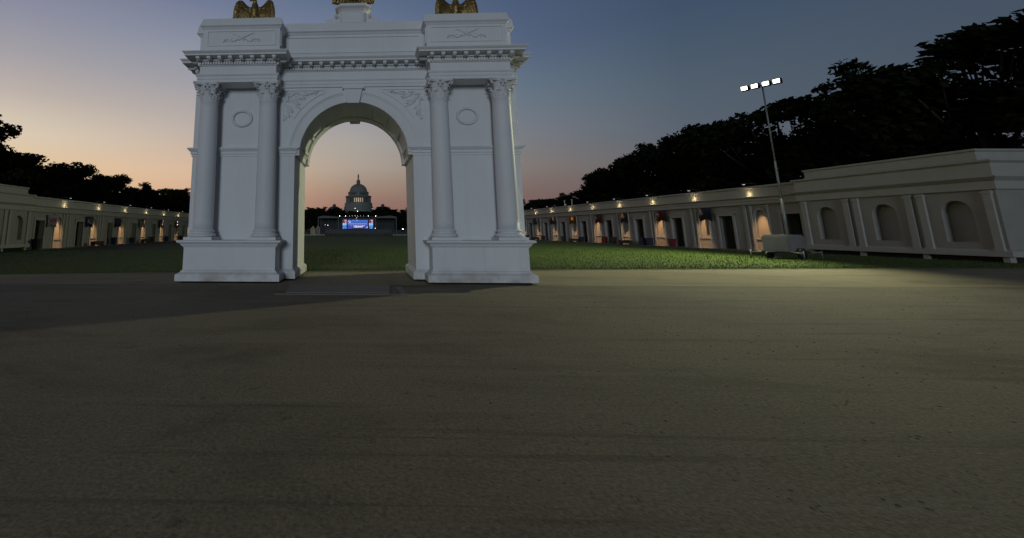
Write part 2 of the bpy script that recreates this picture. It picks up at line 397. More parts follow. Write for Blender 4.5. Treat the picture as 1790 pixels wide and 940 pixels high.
# archivolts front and rear
for y0,s_ in ((0,-1),(DP,1)):
    b=MB()
    def ring(r0,r1,d):
        lo=arc(0,4.1,r0,3,177,56); hi=arc(0,4.1,r1,177,3,56); b.prism(lo+hi,y0-.01*s_,y0+s_*d)
    ring(1.845,2.12,.035); ring(2.12,2.17,.055); ring(2.17,2.24,.085)
    b.build('archivolt',wm,A)
    b=MB(); b.prism([(-.20,5.87),(.20,5.87),(.33,6.44),(-.33,6.44)],y0-.01*s_,y0+s_*.19)
    b.prism([(-.25,5.99),(-.20,5.99),(-.30,6.44),(-.42,6.44)],y0-.01*s_,y0+s_*.08); b.prism([(.20,5.99),(.25,5.99),(.42,6.44),(.30,6.44)],y0-.01*s_,y0+s_*.08)
    b.box(-.37,.37,y0,y0+s_*.24,6.36,6.45)
    b.build('keystone',wm,A)
# pedestals under the column pairs
BC=3.87
for sx in (-1,1):
    c=sx*BC; P=empty('pedestal',(c,0,0),parent=A)
    b=MB(); b.box(-1.45,1.45,-.80,.03,.3,1.1); b.build('die',wm,P)
    pth=[(-1.45,.02),(-1.45,-.80),(1.45,-.80),(1.45,.02)]
    b=MB(); b.sweep(pth,[(0,.06),(.17,.06),(.17,.25),(.155,.27),(.10,.29),(.05,.33),(.035,.37),(0,.385)],closed=False); b.build('plinth',wm,P)
    b=MB(); b.sweep(pth,[(0,1.07),(.02,1.075),(.035,1.11),(.07,1.13),(.08,1.17),(.15,1.22),(.18,1.225),(.18,1.28),(.15,1.292),(0,1.295)],closed=False)
    b.box(-1.5,1.5,-.85,.02,1.15,1.293); b.build('cap',wm,P)
# columns
def column():
    P=empty('column',parent=A)
    b=MB(); n=14
    b.lathe([(.335,1.63),(.322,1.66)]+[(.322-.034*(k/n)**1.7, 1.66+(5.84-1.66)*k/n) for k in range(n+1)]+[(.288,5.84),(.30,5.85),(.302,5.885),(.285,5.90)],n=40)
    b.build('shaft',wm,P)
    b=MB(); b.box(-.45,.45,-.45,.40,1.295,1.385)
    tor=lambda rc,zc,r,k: [(rc+r*math.cos(R(-90+180*i/k)), zc+r*math.sin(R(-90+180*i/k))) for i in range(k+1)]
    b.lathe([(.30,1.386)]+tor(.375,1.44,.054,6)+[(.365,1.50),(.345,1.52),(.345,1.54)]+tor(.35,1.575,.033,5)+[(.345,1.612),(.325,1.64)],n=40)
    b.build('base',wm,P)
    cp=MB()
    z0=5.90; H=.585
    cp.lathe([(.275,z0),(.275,z0+.2),(.29,z0+.35),(.34,z0+.47),(.36,z0+.5)],n=28)
    def leaf(ang,zb,h,w,out,r0):
        U=Vector((math.cos(ang),math.sin(ang),0)); T=Vector((-math.sin(ang),math.cos(ang),0)); V=[];F=[]
        prof=[(0,0),(.02,.3),(.035,.6),(.07,.85),(.12,1.0),(.15,.97),(.155,.86)]
        wid=[.8,1,1,.95,.8,.55,.25]; m=7
        for (o,t),ww in zip(prof,wid):
            for k in range(m):
                u=(k/(m-1)-.5)*2; lob=1+.12*math.cos(k*PI)
                V.append(U*(r0+o*out/.15*lob*(1-.25*u*u)+.012*(1-abs(u)*1.4 if abs(u)<.3 else 0)-.03*u*u)+T*(u*w*ww*.5)+Vector((0,0,zb+h*t)))
        q=len(prof)
        for i in range(q-1):
            for k in range(m-1): F.append((i*m+k,i*m+k+1,(i+1)*m+k+1,(i+1)*m+k))
        V2=[v-U*.02 for v in V]; o=len(V)
        F2=[tuple(o+j for j in reversed(f)) for f in F]
        E=[]
        for i in range(q-1): E+= [(i*m,(i+1)*m,o+(i+1)*m,o+i*m),(i*m+m-1,o+i*m+m-1,o+(i+1)*m+m-1,(i+1)*m+m-1)]
        for k in range(m-1): E.append(((q-1)*m+k,(q-1)*m+k+1,o+(q-1)*m+k+1,o+(q-1)*m+k))
        cp.add(V+V2,F+F2+E,True)
    for k in range(8): leaf(R(22.5+45*k),z0,.20,.21,.11,.285)
    for k in range(8): leaf(R(45*k),z0+.02,.34,.2,.13,.29)
    for k in range(4):      # corner volutes
        a=R(45+90*k); U=Vector((math.cos(a),math.sin(a),0)); T=Vector((-math.sin(a),math.cos(a),0))
        pts=[]
        for j in range(22):
            t=j/21
            if t<.45: q=t/.45; pts.append(U*(.30+.20*q*q)+Vector((0,0,z0+.28+.21*q)))
            else:
                q=(t-.45)/.55; th=PI/2-q*4.6; rr=.062*(1-q*.7); cc=U*.50+Vector((0,0,z0+.43)); pts.append(cc+U*rr*math.cos(th)+Vector((0,0,rr*math.sin(th))))
        cp.tube(pts,[.028]*12+[.024]*10,6)
        leaf(a,z0+.2,.24,.13,.10,.31)
        for sgn in (-1,1):  # small inner helices
            a2=a+R(45)+sgn*R(9); c2=Vector((math.cos(a2)*.385,math.sin(a2)*.385,z0+.44)); cp.ell(c2,(.035,.035,.035),8)
    # abacus with concave sides
    lp=[]
    for k in range(4):
        a=R(45+90*k); cx_,cy_=math.cos(a)*.58,math.sin(a)*.58; tx,ty=-math.sin(a)*.04,math.cos(a)*.04
        lp+= [(cx_-tx,cy_-ty),(cx_+tx,cy_+ty)]
        a2=R(90+90*k)
        for t in (.25,.5,.75):
            nx_=math.cos(a+R(90))*.58; ny_=math.sin(a+R(90))*.58
            px,py=cx_+(nx_-cx_)*t, cy_+(ny_-cy_)*t; d=.07*math.sin(PI*t); lp.append((px-math.cos(a2)*d,py-math.sin(a2)*d))
    cp.prism(lp,z0+.50,z0+.54,axis='z'); cp.prism([(x*1.04,y*1.04) for x,y in lp],z0+.54,z0+.578,axis='z')
    for k in range(4):
        a=R(90*k); cp.ell((math.cos(a)*.37,math.sin(a)*.37,z0+.535),(.06,.06,.05),8)
    cp.build('capital',M['white2'],P)
    return P
c0=column(); first=True
for x in (-BC-1.01,-BC+1.01,BC-1.01,BC+1.01):
    cc=c0 if first else dup(c0,A); first=False; cc.location=(x,-.42,0)
# entablature, following the projecting bays
EB=1.30; YB=-.70
path=[(-HW,DP),(-HW,0),(-BC-EB,0),(-BC-EB,YB),(-BC+EB,YB),(-BC+EB,0),(BC-EB,0),(BC-EB,YB),(BC+EB,YB),(BC+EB,0),(HW,0),(HW,DP)]
prof=[(-.02,6.478),(.045,6.478),(.045,6.58),(.065,6.585),(.065,6.69),(.085,6.70),(.10,6.74),(.10,6.765),(0,6.77),(0,7.05),(.03,7.06),(.05,7.085),(.015,7.09),(.015,7.205),(.10,7.225),(.10,7.305),(.40,7.31),(.40,7.37),(.42,7.375),(.47,7.43),(.47,7.45),(-.02,7.455)]
E_=empty('entablature',parent=A)
b=MB(); b.sweep(path,prof)
b.build('cornice_and_frieze',wm,E_)
b=MB()
def along(p,q,off,w,d,z0,z1,pitch,endgap):
    dx,dy=q[0]-p[0],q[1]-p[1]; l=math.hypot(dx,dy); dx/=l; dy/=l; nx,ny=dy,-dx
    n=max(1,round((l-2*endgap)/pitch)); 
    for k in range(n+1):
        t=endgap+(l-2*endgap)*k/n; cx_,cy_=p[0]+dx*t,p[1]+dy*t
        pts=[]
        for z in (z0,z1):
            for (a_,o_) in ((-w/2,off),(w/2,off),(w/2,off+d),(-w/2,off+d)):
                pts.append((cx_+dx*a_+nx*o_,cy_+dy*a_+ny*o_,z))
        b.add(pts,[(0,3,2,1),(4,5,6,7),(0,1,5,4),(1,2,6,5),(2,3,7,6),(3,0,4,7)])
segs=[((-HW,DP),(-HW,0)),((-HW,0),(-BC-EB,0)),((-BC-EB,0),(-BC-EB,YB)),((-BC-EB,YB),(-BC+EB,YB)),((-BC+EB,YB),(-BC+EB,0)),((-BC+EB,0),(BC-EB,0)),((BC-EB,0),(BC-EB,YB)),((BC-EB,YB),(BC+EB,YB)),((BC+EB,YB),(BC+EB,0)),((BC+EB,0),(HW,0)),((HW,0),(HW,DP))]
for p,q in segs:
    l=math.hypot(q[0]-p[0],q[1]-p[1])
    along(p,q,.012,.058,.07,7.10,7.20,.09,.03)
tag(b.build('dentils',wm,E_),None,None)
b=MB(); b.box(-.06,.06,-.345,-.095,7.228,7.308); b.box(-.05,.05,-.30,-.095,7.205,7.229); mo=b.build('modillion',wm,E_); fm=True
for p,q in segs:
    l=math.hypot(q[0]-p[0],q[1]-p[1])
    if l<.5: continue
    eg=.02 if l>2 else .12; n=max(1,round((l-2*eg)/.375)); dx,dy=(q[0]-p[0])/l,(q[1]-p[1])/l
    for k in range(n+1):
        t=eg+(l-2*eg)*k/n; o=mo if fm else dup(mo,E_); fm=False
        o.location=(p[0]+dx*t,p[1]+dy*t,0); o.rotation_euler=(0,0,math.atan2(dy,dx))
# attic
b=MB(); b.sweep([(-HW,DP-.1),(-HW,.12),(HW,.12),(HW,DP-.1)],[(0,7.44),(.06,7.44),(.06,7.70),(.02,7.75),(0,7.76),(0,8.46),(.03,8.50),(.06,8.55),(.11,8.58),(.11,8.63),(.09,8.64),(.06,8.91),(0,8.912)])
for (x0,x1,z0,z1) in ((-2.32,2.32,7.84,8.36),):
    for (a0,a1,c0_,c1_) in ((x0,x1,z1,z1+.05),(x0,x1,z0-.05,z0),(x0-.05,x0,z0-.05,z1+.05),(x1,x1+.05,z0-.05,z1+.05)): b.box(a0,a1,.085,.13,c0_,c1_)
AT=b.build('attic',wm,A)
text_part('I  B E N I I E Z    I L I I   I I N   T I   I I I',.27,'inscription',wm,AT,(0,.119,8.10),(R(90),0,0),.004,1.0)
for sx in (-1,1):
    P=empty('attic_pier',(sx*3.82,0,0),parent=A)
    b=MB(); b.sweep([(-1.33,.6),(-1.33,-.60),(1.33,-.60),(1.33,.6)],[(0,7.44),(.05,7.44),(.05,7.62),(.02,7.66),(0,7.67),(0,8.42),(.02,8.45),(.05,8.50),(.10,8.54),(.10,8.60),(.085,8.61),(.03,8.82),(0,8.822)])
    for (a0,a1,c0_,c1_) in ((-1.16,1.16,8.34,8.375),(-1.16,1.16,7.82,7.855),(-1.195,-1.16,7.82,8.375),(1.16,1.195,7.82,8.375)): b.box(a0,a1,-.628,-.59,c0_,c1_)
    for q in (-1,1):
        for (a0,a1,c0_,c1_) in ((-.5,-.1,8.34,8.375),(-.5,-.1,7.82,7.855),(-.535,-.5,7.82,8.375),(-.1,-.065,7.82,8.375)): b.box(q*1.32,q*1.365,a0,a1,c0_,c1_)
    b.build('pier_block',wm,P)
    b=MB(); y=-.605      # carved trophy: crossed torches, ribbon and laurel garland
    b.tube([(-.36,y,8.28),(.0,y-.02,8.12),(.22,y,8.02)],[.012,.02,.012],6); b.tube([(.42,y,8.28),(.06,y-.02,8.12),(-.2,y,8.00)],[.014,.022,.012],6)
    b.ell((0,y-.01,8.12),(.07,.03,.06),8)
    for q in (-1,1):
        pts=[(q*(.05+.60*t),y-.012,8.02+.045*math.sin(t*11)) for t in [k/16 for k in range(17)]]
        b.tube(pts,[.02]*17,6)
        for k in range(9):
            x=q*(.08+.065*k); b.ell((x,y-.01,8.03+.05*math.sin(k*1.9)),(.032,.022,.018),6,Matrix.Rotation(k*1.1*q,3,'Y'))
    b.build('carved_trophy',M['white2'],P)
# wreaths and spandrel carvings
for sx in (-1,1):
    b=MB(); pts=[]; rad=[]
    for k in range(73):
        a=2*PI*k/72; pts.append((.325*math.cos(a),-.03,.265*math.sin(a))); rad.append(.048+.006*math.sin(k*2.1))
    b.tube(pts,rad,8); b.build('wreath',M['white2'],A,loc=(sx*3.85,0,5.40))
for sx in (-1,1):
    b=MB(); 
    def F2(x,z): return (sx*x,z)
    def bar(p,q,w,d):
        dx,dz=q[0]-p[0],q[1]-p[1]; l=math.hypot(dx,dz); nx,nz=-dz/l*w/2,dx/l*w/2
        b.prism([F2(p[0]+nx,p[1]+nz),F2(p[0]-nx,p[1]-nz),F2(q[0]-nx,q[1]-nz),F2(q[0]+nx,q[1]+nz)],.01,-d)
    bar((2.42,5.28),(2.42,6.40),.035,.03); bar((1.0,6.38),(2.42,6.38),.035,.03)
    for k in range(14):     # curved lower edge of the panel
        a0,a1=R(32+34*k/14),R(32+34*(k+1)/14); bar((2.40*math.cos(a0)+.02,4.1+2.40*math.sin(a0)),(2.40*math.cos(a1)+.02,4.1+2.40*math.sin(a1)),.03,.03)
    rr=random.Random(5 if sx<0 else 9)
    fig=[(2.05,6.0,.26,.07,-35),(2.22,5.75,.22,.06,-60),(1.85,6.15,.22,.07,-25),(2.15,6.22,.16,.05,10),(2.3,6.05,.07,.07,0),(1.7,6.22,.2,.04,15),(2.25,5.55,.16,.04,-75),(1.95,5.85,.2,.035,-40),(1.5,6.27,.14,.035,8),(2.0,6.3,.12,.04,-10),(1.3,6.31,.13,.025,5),(2.32,5.4,.09,.03,-80)]
    for (x,z,a_,c_,ang) in fig:
        ang2=ang+rr.uniform(-14,14)
        b.ell((sx*x,-.004,z),(a_,.045,c_),10,Matrix.Rotation(R(ang2)*sx,3,'Y'))
        for q in range(3): b.ell((sx*(x+rr.uniform(-.1,.1)),-.012,z+rr.uniform(-.08,.08)),(a_*.5,.038,c_*.35),8,Matrix.Rotation(R(ang2+rr.uniform(-25,25))*sx,3,'Y'))
    b.build('spandrel_carving',M['white2'],A)
# central pedestal on the attic
P=empty('crest_pedestal',(0,.45,0),parent=A)
b=MB(); ch=.12
def octo(w,d): return [(-w,-d+ch),(-w+ch,-d),(w-ch,-d),(w,-d+ch),(w,d-ch),(w-ch,d),(-w+ch,d),(-w,d-ch)]
b.sweep(octo(.50,.40),[(0,8.90),(0,9.36),(.02,9.38),(.05,9.42),(.12,9.47),(.14,9.48),(.14,9.56),(.10,9.60),(0,9.602)])
for (a0,a1,c0_,c1_) in ((-.33,.33,9.32,9.34),(-.33,-.31,8.95,9.34),(.31,.33,8.95,9.34)): b.box(a0,a1,-.415,-.39,c0_,c1_)
b.build('block',wm,P)
for sx in (-1,1):
    b=MB(); lp=[(.49,8.90),(.49,9.30),(.60,9.26),(.66,9.16),(.74,9.10),(.86,9.08),(.98,9.07),(.98,8.90)]
    b.prism([(sx*x,z) for x,z in lp],-.30,.25)
    b.tube([(sx*.60,-.36,9.17),(sx*.60,.30,9.17)],.085,12); b.tube([(sx*.60,-.38,9.17),(sx*.60,.32,9.17)],.04,10)
    b.build('scroll_bracket',M['white2'],P)
# thin plywood joints on the pier fronts give the scenic wall its seams
# ------------------------------------------------------------------ eagles
def remesh(b,name,m,parent,vox=.022):
    o=b.build(name,m,None); md=o.modifiers.new('r','REMESH'); md.mode='VOXEL'; md.voxel_size=vox; md.use_smooth_shade=True
    me=bpy.data.meshes.new_from_object(o.evaluated_get(bpy.context.evaluated_depsgraph_get())); o.modifiers.clear(); o.data=me
    for p in me.polygons: p.use_smooth=True
    o.parent=parent; return o
def eagle(loc,turn,label,scale=1.0,wreath=False):
    Eo=empty('gilded_eagle',loc,scale=scale); tag(Eo,label,'eagle statue','gilded eagles on top of the arch')
    b=MB()
    b.ell((0,0,.40),(.17,.16,.30),14); b.ell((0,.01,.62),(.13,.13,.17),12); b.ell((0,-.01,.78),(.085,.09,.14),12); b.ell((turn*.02,-.01,.885),(.085,.08,.075),12)
    b.tube([(turn*.07,-.01,.885),(turn*.14,-.01,.875),(turn*.185,-.01,.84),(turn*.19,-.01,.80)],[.045,.042,.028,.008],10)
    b.ell((0,.1,.14),(.14,.07,.2),12); b.ell((-.08,-.05,.16),(.06,.07,.15),10); b.ell((.08,-.05,.16),(.06,.07,.15),10)
    for q in (-1,1):
        for t in (-.04,0,.04): b.tube([(q*.08+t*.5,-.05,.05),(q*.08+t*1.6,-.14,.03),(q*.08+t*1.8,-.19,.005)],[.022,.018,.008],6)
    b.box(-.2,.2,-.15,.2,.0,.03)
    remesh(b,'body',M['gold'],Eo)
    top=[(0,.55),(.1,.62),(.2,.62),(.3,.70),(.4,.82),(.48,.87),(.58,.85),(.66,.76),(.71,.6),(.74,.4),(.75,.2),(.74,0)]
    def zt(x):
        for (a,c),(d,e) in zip(top,top[1:]):
            if a<=x<=d: return c+(e-c)*(x-a)/(d-a) if d>a else c
        return 0
    for q in (-1,1):
        b=MB(); V=[];F=[]; nu,nv=44,30
        for i in range(nu+1):
            u=i/nu; x=.06+.68*u
            for j in range(nv+1):
                v=j/nv; zz=zt(x)*v
                fan=math.atan2(x-.02,1.0-zz)
                fe=.5+.5*math.cos(fan*64+2*noise.noise(Vector((x*4,zz*4,q))))
                fe*= (1 if v<.62 else .0); sc=(.5+.5*math.sin(x*44+(1.5 if int(zz*26)%2 else 0)))*(.5+.5*math.sin(zz*60)) if v>=.62 else 0
                edge=min(1,min(u*8,(1-u)*5+.15,(1-v)*6+.1))
                dpt=.05*edge+.030*fe+.022*sc + .05*math.sin(PI*min(1,v*1.2))*edge
                fy=.02-.22*u**2 + .10*u
                V.append((q*x,fy-dpt,zz))
        m=nv+1; o=len(V)
        for i in range(nu+1):
            x=.06+.68*i/nu; fy=.02-.22*(i/nu)**2+.10*i/nu
            for j in range(nv+1): V.append((q*x,fy+.035,zt(x)*j/nv))
        for i in range(nu):
            for j in range(nv):
                f=(i*m+j,(i+1)*m+j,(i+1)*m+j+1,i*m+j+1); F.append(f); F.append(tuple(o+k for k in reversed(f)))
        for i in range(nu):
            F+= [(i*m,(i+1)*m,o+(i+1)*m,o+i*m),(i*m+nv,(i+1)*m+nv,o+(i+1)*m+nv,o+i*m+nv)]
        for j in range(nv): F+= [(j,j+1,o+j+1,o+j),(nu*m+j,nu*m+j+1,o+nu*m+j+1,o+nu*m+j)]
        b.add(V,F,True); b.build('wing',M['gold'],Eo)
    if wreath:
        b=MB(); r3=random.Random(4)
        for k in range(60):
            a=2*PI*k/30; z=-.16+.12*(k//30)+r3.uniform(-.02,.03); rr_=.46-.05*(k//30)
            b.ell((rr_*math.cos(a),rr_*.8*math.sin(a),z+.02),(.075,.05,.06),6,Matrix.Rotation(a,3,'Z'))
        b.lathe([(.42,-.2),(.44,-.05),(.30,.02),(.0,.03)],n=20,ry=.8); b.build('laurel_mound',M['gold'],Eo)
    return Eo
eagle((XA-3.50,YW-.18,8.82),-1,'gilded eagle with head turned left on the left attic pier')
eagle((XA+3.60,YW-.18,8.82),1,'gilded eagle with head turned right on the right attic pier')
eagle((XA,YW+.45,9.80),1,'gilded crest eagle rising from a laurel mound on the central pedestal',1.05,True)

# ------------------------------------------------------------------ board on the ground
T=empty('ground_board',(-.5,12.8,0)); tag(T,'flat worn rectangular board lying on the path before the arch','board')
b=MB(); b.add([(-1.5,.86,.01),(1.42,.86,.01),(1.3,-.72,.01),(-1.36,-.72,.01),(-1.5,.86,.035),(1.42,.86,.035),(1.3,-.72,.035),(-1.36,-.72,.035)],[(0,1,2,3),(4,5,6,7),(0,1,5,4),(1,2,6,5),(2,3,7,6),(3,0,4,7)]); b.build('panel',M['plate'],T)
b=MB(); b.box(-1.62,1.75,-.98,-.90,.004,.028); b.box(1.55,1.72,-.90,.6,.004,.022); b.build('edging_strip',M['plate'],T)
# stones
rs=random.Random(12)
M['pebble']=mat('pebble',(.185,.165,.125),.9,var=.35,scale=1.5,spec=.1)
b=MB()
for k in range(5200):
    y=3+10.6*rs.random()**1.3; x=rs.uniform(-.75*y-2,1.6*y+2) if rs.random()<.8 else rs.uniform(14,16.5)
    s_=.003+.014*rs.random()**4; b.ell((x,y,.004),(s_*rs.uniform(.8,1.5),s_,s_*.55),6,Matrix.Rotation(rs.uniform(0,3),3,'Z'))
tag(b.build('gravel',M['pebble']),'loose grit and small pebbles scattered over the path','gravel',kind='stuff')

# ------------------------------------------------------------------ arcades
def mirx(mb,m):
    if m<0: mb.v=[(-x,y,z) for x,y,z in mb.v]
def arcade(origin,rz,s,P,nb,m,x_ref,label,flip,ext=(0,0)):
    """local x runs along the wall (facing it: left to right), front is -y"""
    G=empty('arcade_building',origin,rz,s); tag(G,label,'exhibition building','long white exhibition arcades beside the lawn')
    dc=-.43*P; x0=dc-1.25; x1=x0+P
    b=MB()
    b.prism([(x0,0),(dc-.7,0),(dc-.7,2.8),(dc+.7,2.8),(dc+.7,0),(0,0),(0,.95),(-.52,.95),(-.52,2.65)]+arc(0,2.65,.52,180,90,10)[1:]+[(0,3.62),(x0,3.62)],0,.5)
    b.prism([(0,0),(x1,0),(x1,3.62),(0,3.62)]+arc(0,2.65,.52,90,0,10)+[(.52,.95),(0,.95)],0,.5)
    mirx(b,m); w0=b.build('wall_bay',M['wallp'],G)
    b=MB(); b.prism(arc(0,2.65,.62,0,180,16)+[(-.62,2.65),(-.62,.85),(.62,.85)],.15,.17); mirx(b,m); n0=b.build('niche_back',M['wallp'],w0)
    b=MB()
    f=MB()
    for (a,c,z0,z1) in ((dc-.9,dc-.7,0,2.98),(dc+.7,dc+.9,0,2.98)): f.box(a,c,-.07,.1,z0,z1)
    f.box(dc-.9,dc+.9,-.072,.1,2.78,3.0); f.box(dc-.98,dc+.98,-.13,.05,3.0,3.07)
    mirx(f,m); f0=f.build('door_frame',M['trim'],w0)
    f=MB(); f.box(dc-.75,dc+.75,1.5,1.56,0,2.9); f.box(dc-1.0,dc-.94,.5,1.5,0,2.9); f.box(dc+.94,dc+1.0,.5,1.5,0,2.9); f.box(dc-1.0,dc+1.0,.5,1.5,2.9,2.96); mirx(f,m); f.build('doorway_recess',M['inner'],w0)
    pl=[]
    for (c,w) in ((-.72,.13),(.72,.13),(1.25,.22),(1.85,.22)):
        if c>x1-.2: continue
        f=MB(); f.box(c-w/2,c+w/2,-.10,.02,0,3.56); f.box(c-w/2-.04,c+w/2+.04,-.14,.02,3.42,3.5); f.box(c-w/2-.05,c+w/2+.05,-.15,.02,0,.22); mirx(f,m); f.build('pilaster',M['trim'],w0)
    f=MB(); f.box(-1.25,1.1,-.05,.01,.86,.95); mirx(f,m); f.build('ledge',M['trim'],w0)
    f=MB(); r_=arc(0,2.65,.53,0,180,14); r2_=arc(0,2.65,.62,180,0,14); f.prism(r_+r2_,-.05,.01); f.build('niche_arch',M['trim'],w0)
    # frieze lamp, downlight and roof fixture
    lx=m*.45
    f=MB(); f.box(lx-.10,lx+.10,-.40,-.30,4.17,4.22); lamp=f.build('frieze_lamp',M['steel'],w0)
    f=MB(); f.box(lx-.07,lx+.07,-.385,-.315,4.225,4.235); f.build('lens',M['lens'],lamp)
    f=MB(); f.tube([(-m*.2,-.1,5.05),(-m*.2,-.2,5.22),(-m*.2,-1.05,5.22)],.025,6); f.box(-m*.2-.12,-m*.2+.12,-1.22,-1.04,5.12,5.24); rf=f.build('roof_lamp',M['black'],w0)
    f=MB(); f.box(-m*.2-.07,-m*.2+.07,-1.19,-1.07,5.09,5.118); f.build('lens',M['lensw'],rf)
    offs=[x_ref+P*k for k in range(nb)]
    for i,xo in enumerate(offs):
        o=w0 if i==0 else dup(w0,G); o.location=(xo,0,0)
        sp=bpy.data.lights.new('niche_light','SPOT'); sp.energy=1650*s*s; sp.color=(1,.54,.25); sp.spot_size=R(27); sp.spot_blend=.75; sp.shadow_soft_size=.05
        so=bpy.data.objects.new('niche_light',sp); col.objects.link(so); so.parent=G; so.location=(xo,-1.15,5.0); so.rotation_euler=(R(17.5),0,0)
        pn=bpy.data.lights.new('frieze_light','POINT'); pn.energy=5.5*s*s; pn.color=(1,.76,.42); pn.shadow_soft_size=.03
        po=bpy.data.objects.new('frieze_light',pn); col.objects.link(po); po.parent=G; po.location=(xo+lx,-.36,4.42)
    xa=min(offs[0],offs[-1]) + (x0 if m>0 else -x1); xb=max(offs[0],offs[-1])+(x1 if m>0 else -x0)
    for e_,xe,sg in ((ext[0],xa,-1),(ext[1],xb,1)):
        if e_: b=MB(); b.box(xe,xe+sg*e_,0,.5,0,3.62); b.build('end_wall',M['wallp'],G)
    xa-=ext[0]; xb+=ext[1]
    b=MB(); b.sweep([(xa,3.4),(xa,0),(xb,0),(xb,3.4)],[(0,3.6),(.20,3.602),(.20,3.85),(.24,3.87),(.24,4.02),(.30,4.08),(.38,4.13),(.38,4.17),(.17,4.19),(.17,4.78),(.20,4.83),(.28,4.90),(.28,4.98),(0,5.05)])
    b.build('entablature',M['trim'],G)
    b=MB(); b.box(xa+.02,xb-.02,3.3,3.36,0,3.62); b.box(xa+.02,xa+.08,.5,3.3,0,3.62); b.box(xb-.08,xb-.02,.5,3.3,0,3.62); b.build('rear_wall',M['wallp'],G)
    b=MB(); b.box(xa,xb,-1.5,-.0,-.03,.045/s if s<1 else .045); b.build('paving',M['pave'],G)
    return G,xa,xb
def end_pavilion(G,xc,half,mside,label):
    """projecting corner pavilion; local to the arcade frame"""
    Q=empty('corner_pavilion'); Q.matrix_world=G.matrix_world; tag(Q,label,'pavilion','corner pavilions at the near ends of the arcades')
    Q.location=G.matrix_world@Vector((xc,0,0)) ; Q.rotation_euler=G.rotation_euler; Q.scale=G.scale
    y0=-.5
    nbay=3; w=2*half/nbay
    for k in range(nbay):
        c=-half+w*(k+.5); b=MB()
        b.prism([(c-w/2,.35),(c,.35),(c,1.0),(c-.62,1.0),(c-.62,2.5)]+arc(c,2.5,.62,180,90,10)[1:]+[(c,3.62),(c-w/2,3.62)],y0,y0+.5)
        b.prism([(c,.35),(c+w/2,.35),(c+w/2,3.62),(c,3.62)]+arc(c,2.5,.62,90,0,10)+[(c+.62,1.0),(c,1.0)],y0,y0+.5)
        wb=b.build('wall_bay',M['wallp'],Q)
        f=MB(); f.box(c-.8,c+.8,y0+.4,y0+.44,.6,3.4); f.build('niche_back',M['wallp'],wb)
        for q in (-1,1):
            if k>0 and q<0: pass
            f=MB(); f.box(c+q*(w/2-.28)-.15,c+q*(w/2-.28)+.15,y0-.12,y0+.01,.5,3.55); f.box(c+q*(w/2-.28)-.2,c+q*(w/2-.28)+.2,y0-.17,y0+.01,.5,.68); f.box(c+q*(w/2-.28)-.19,c+q*(w/2-.28)+.19,y0-.16,y0+.01,3.4,3.5); f.build('pilaster',M['trim'],wb)
    b=MB(); b.box(-half+.01,half-.01,y0+.45,3.3,.35,3.6); b.build('core',M['wallp'],Q)
    b=MB(); b.sweep([(-half,3.3),(-half,y0),(half,y0),(half,3.3)],[(0,3.6),(.12,3.6),(.12,4.0),(.22,4.1),(.32,4.2),(.32,4.26),(.1,4.28),(.1,4.9),(.22,5.0),(.22,5.08),(0,5.1)]); b.build('entablature',M['trim'],Q)
    b=MB(); b.sweep([(-half+.5,3.2),(-half+.5,y0+.15),(half-.5,y0+.15),(half-.5,3.2)],[(0,5.08),(.04,5.08),(.04,5.2),(0,5.22),(0,5.55),(.08,5.62),(.08,5.7),(0,5.72)]); b.build('attic_block',M['trim'],Q)
    b=MB(); b.sweep([(-half,3.3),(-half,y0),(half,y0),(half,3.3)],[(0,.32),(.16,.32),(.16,.56),(.1,.62),(0,.66)]); b.build('base_course',M['trim'],Q)
    b=MB(); b.box(-half+.1,half-.1,y0+.15,3.2,0,.34); b.build('dark_plinth',M['dark'],Q)
    for k in range(4):
        f=MB(); xx=-half+.2+(2*half-.4)*k/3; f.box(xx-.12,xx+.12,y0,y0+.3,0,.34); f.build('foot',M['trim'],Q)
    return Q
# left row: wall plane x=-27-.04(Y-40); facing +X.  local x -> +Y
rzL=R(90)+math.atan(.04); sL=.87
GL,xaL,xbL=arcade((-27,40,0),rzL,sL,6.0/sL,9,1,.8/sL,'long white arcade left of the lawn with warm lit niches',1,(1.0,0))
rzR=R(-90)+math.atan(.045)
GR,xaR,xbR=arcade((31,45,0),rzR,1.0,5.65,10,-1,-(48.1-45)-5.65*7,'long white arcade right of the lawn with orange lit niches',-1)
bpy.context.view_layer.update()
end_pavilion(GL,xaL-4.5,4.52,1,'pale corner pavilion with arched niches at the near end of the left arcade')
end_pavilion(GR,xbR+4.84,4.82,1,'pale corner pavilion with arched niches at the near end of the right arcade')
def wl(side,Y,out=0,z=0):   # point in front of a wall at world depth Y
    if side<0: x=-27-.04*(Y-40); return Vector((x+out,Y,z))
    x=31-.045*(Y-45); return Vector((x-out,Y,z))
# banners
M['bwhite']=mat('white_banner',(.22,.23,.28),.8,var=.08,scale=3); M['bnavy']=mat('navy_banner',(.009,.012,.035),.8,var=.2,scale=3)
M['bpurple']=mat('indigo_banner',(.014,.012,.045),.8,var=.2,scale=3); M['bred']=mat('crimson_banner',(.06,.008,.010),.8,var=.2,scale=3)
M['bblack']=mat('black_banner',(.014,.014,.018),.8,var=.3,scale=3); M['bgold']=mat('amber_banner',(.14,.07,.012),.8,var=.3,scale=3)
M['bblue']=mat('blue_banner',(.010,.02,.07),.8,var=.2,scale=3); M['redl']=mat('red_letter',(.30,.015,.02),.8); M['whl']=mat('pale_letter',(.33,.34,.42),.8)
M['darkl']=mat('dark_letter',(.03,.03,.05),.8); M['bpale']=mat('pale_grey_banner',(.22,.20,.19),.8,var=.15,scale=5); M['green']=mat('green_stripe',(.02,.09,.03),.8)
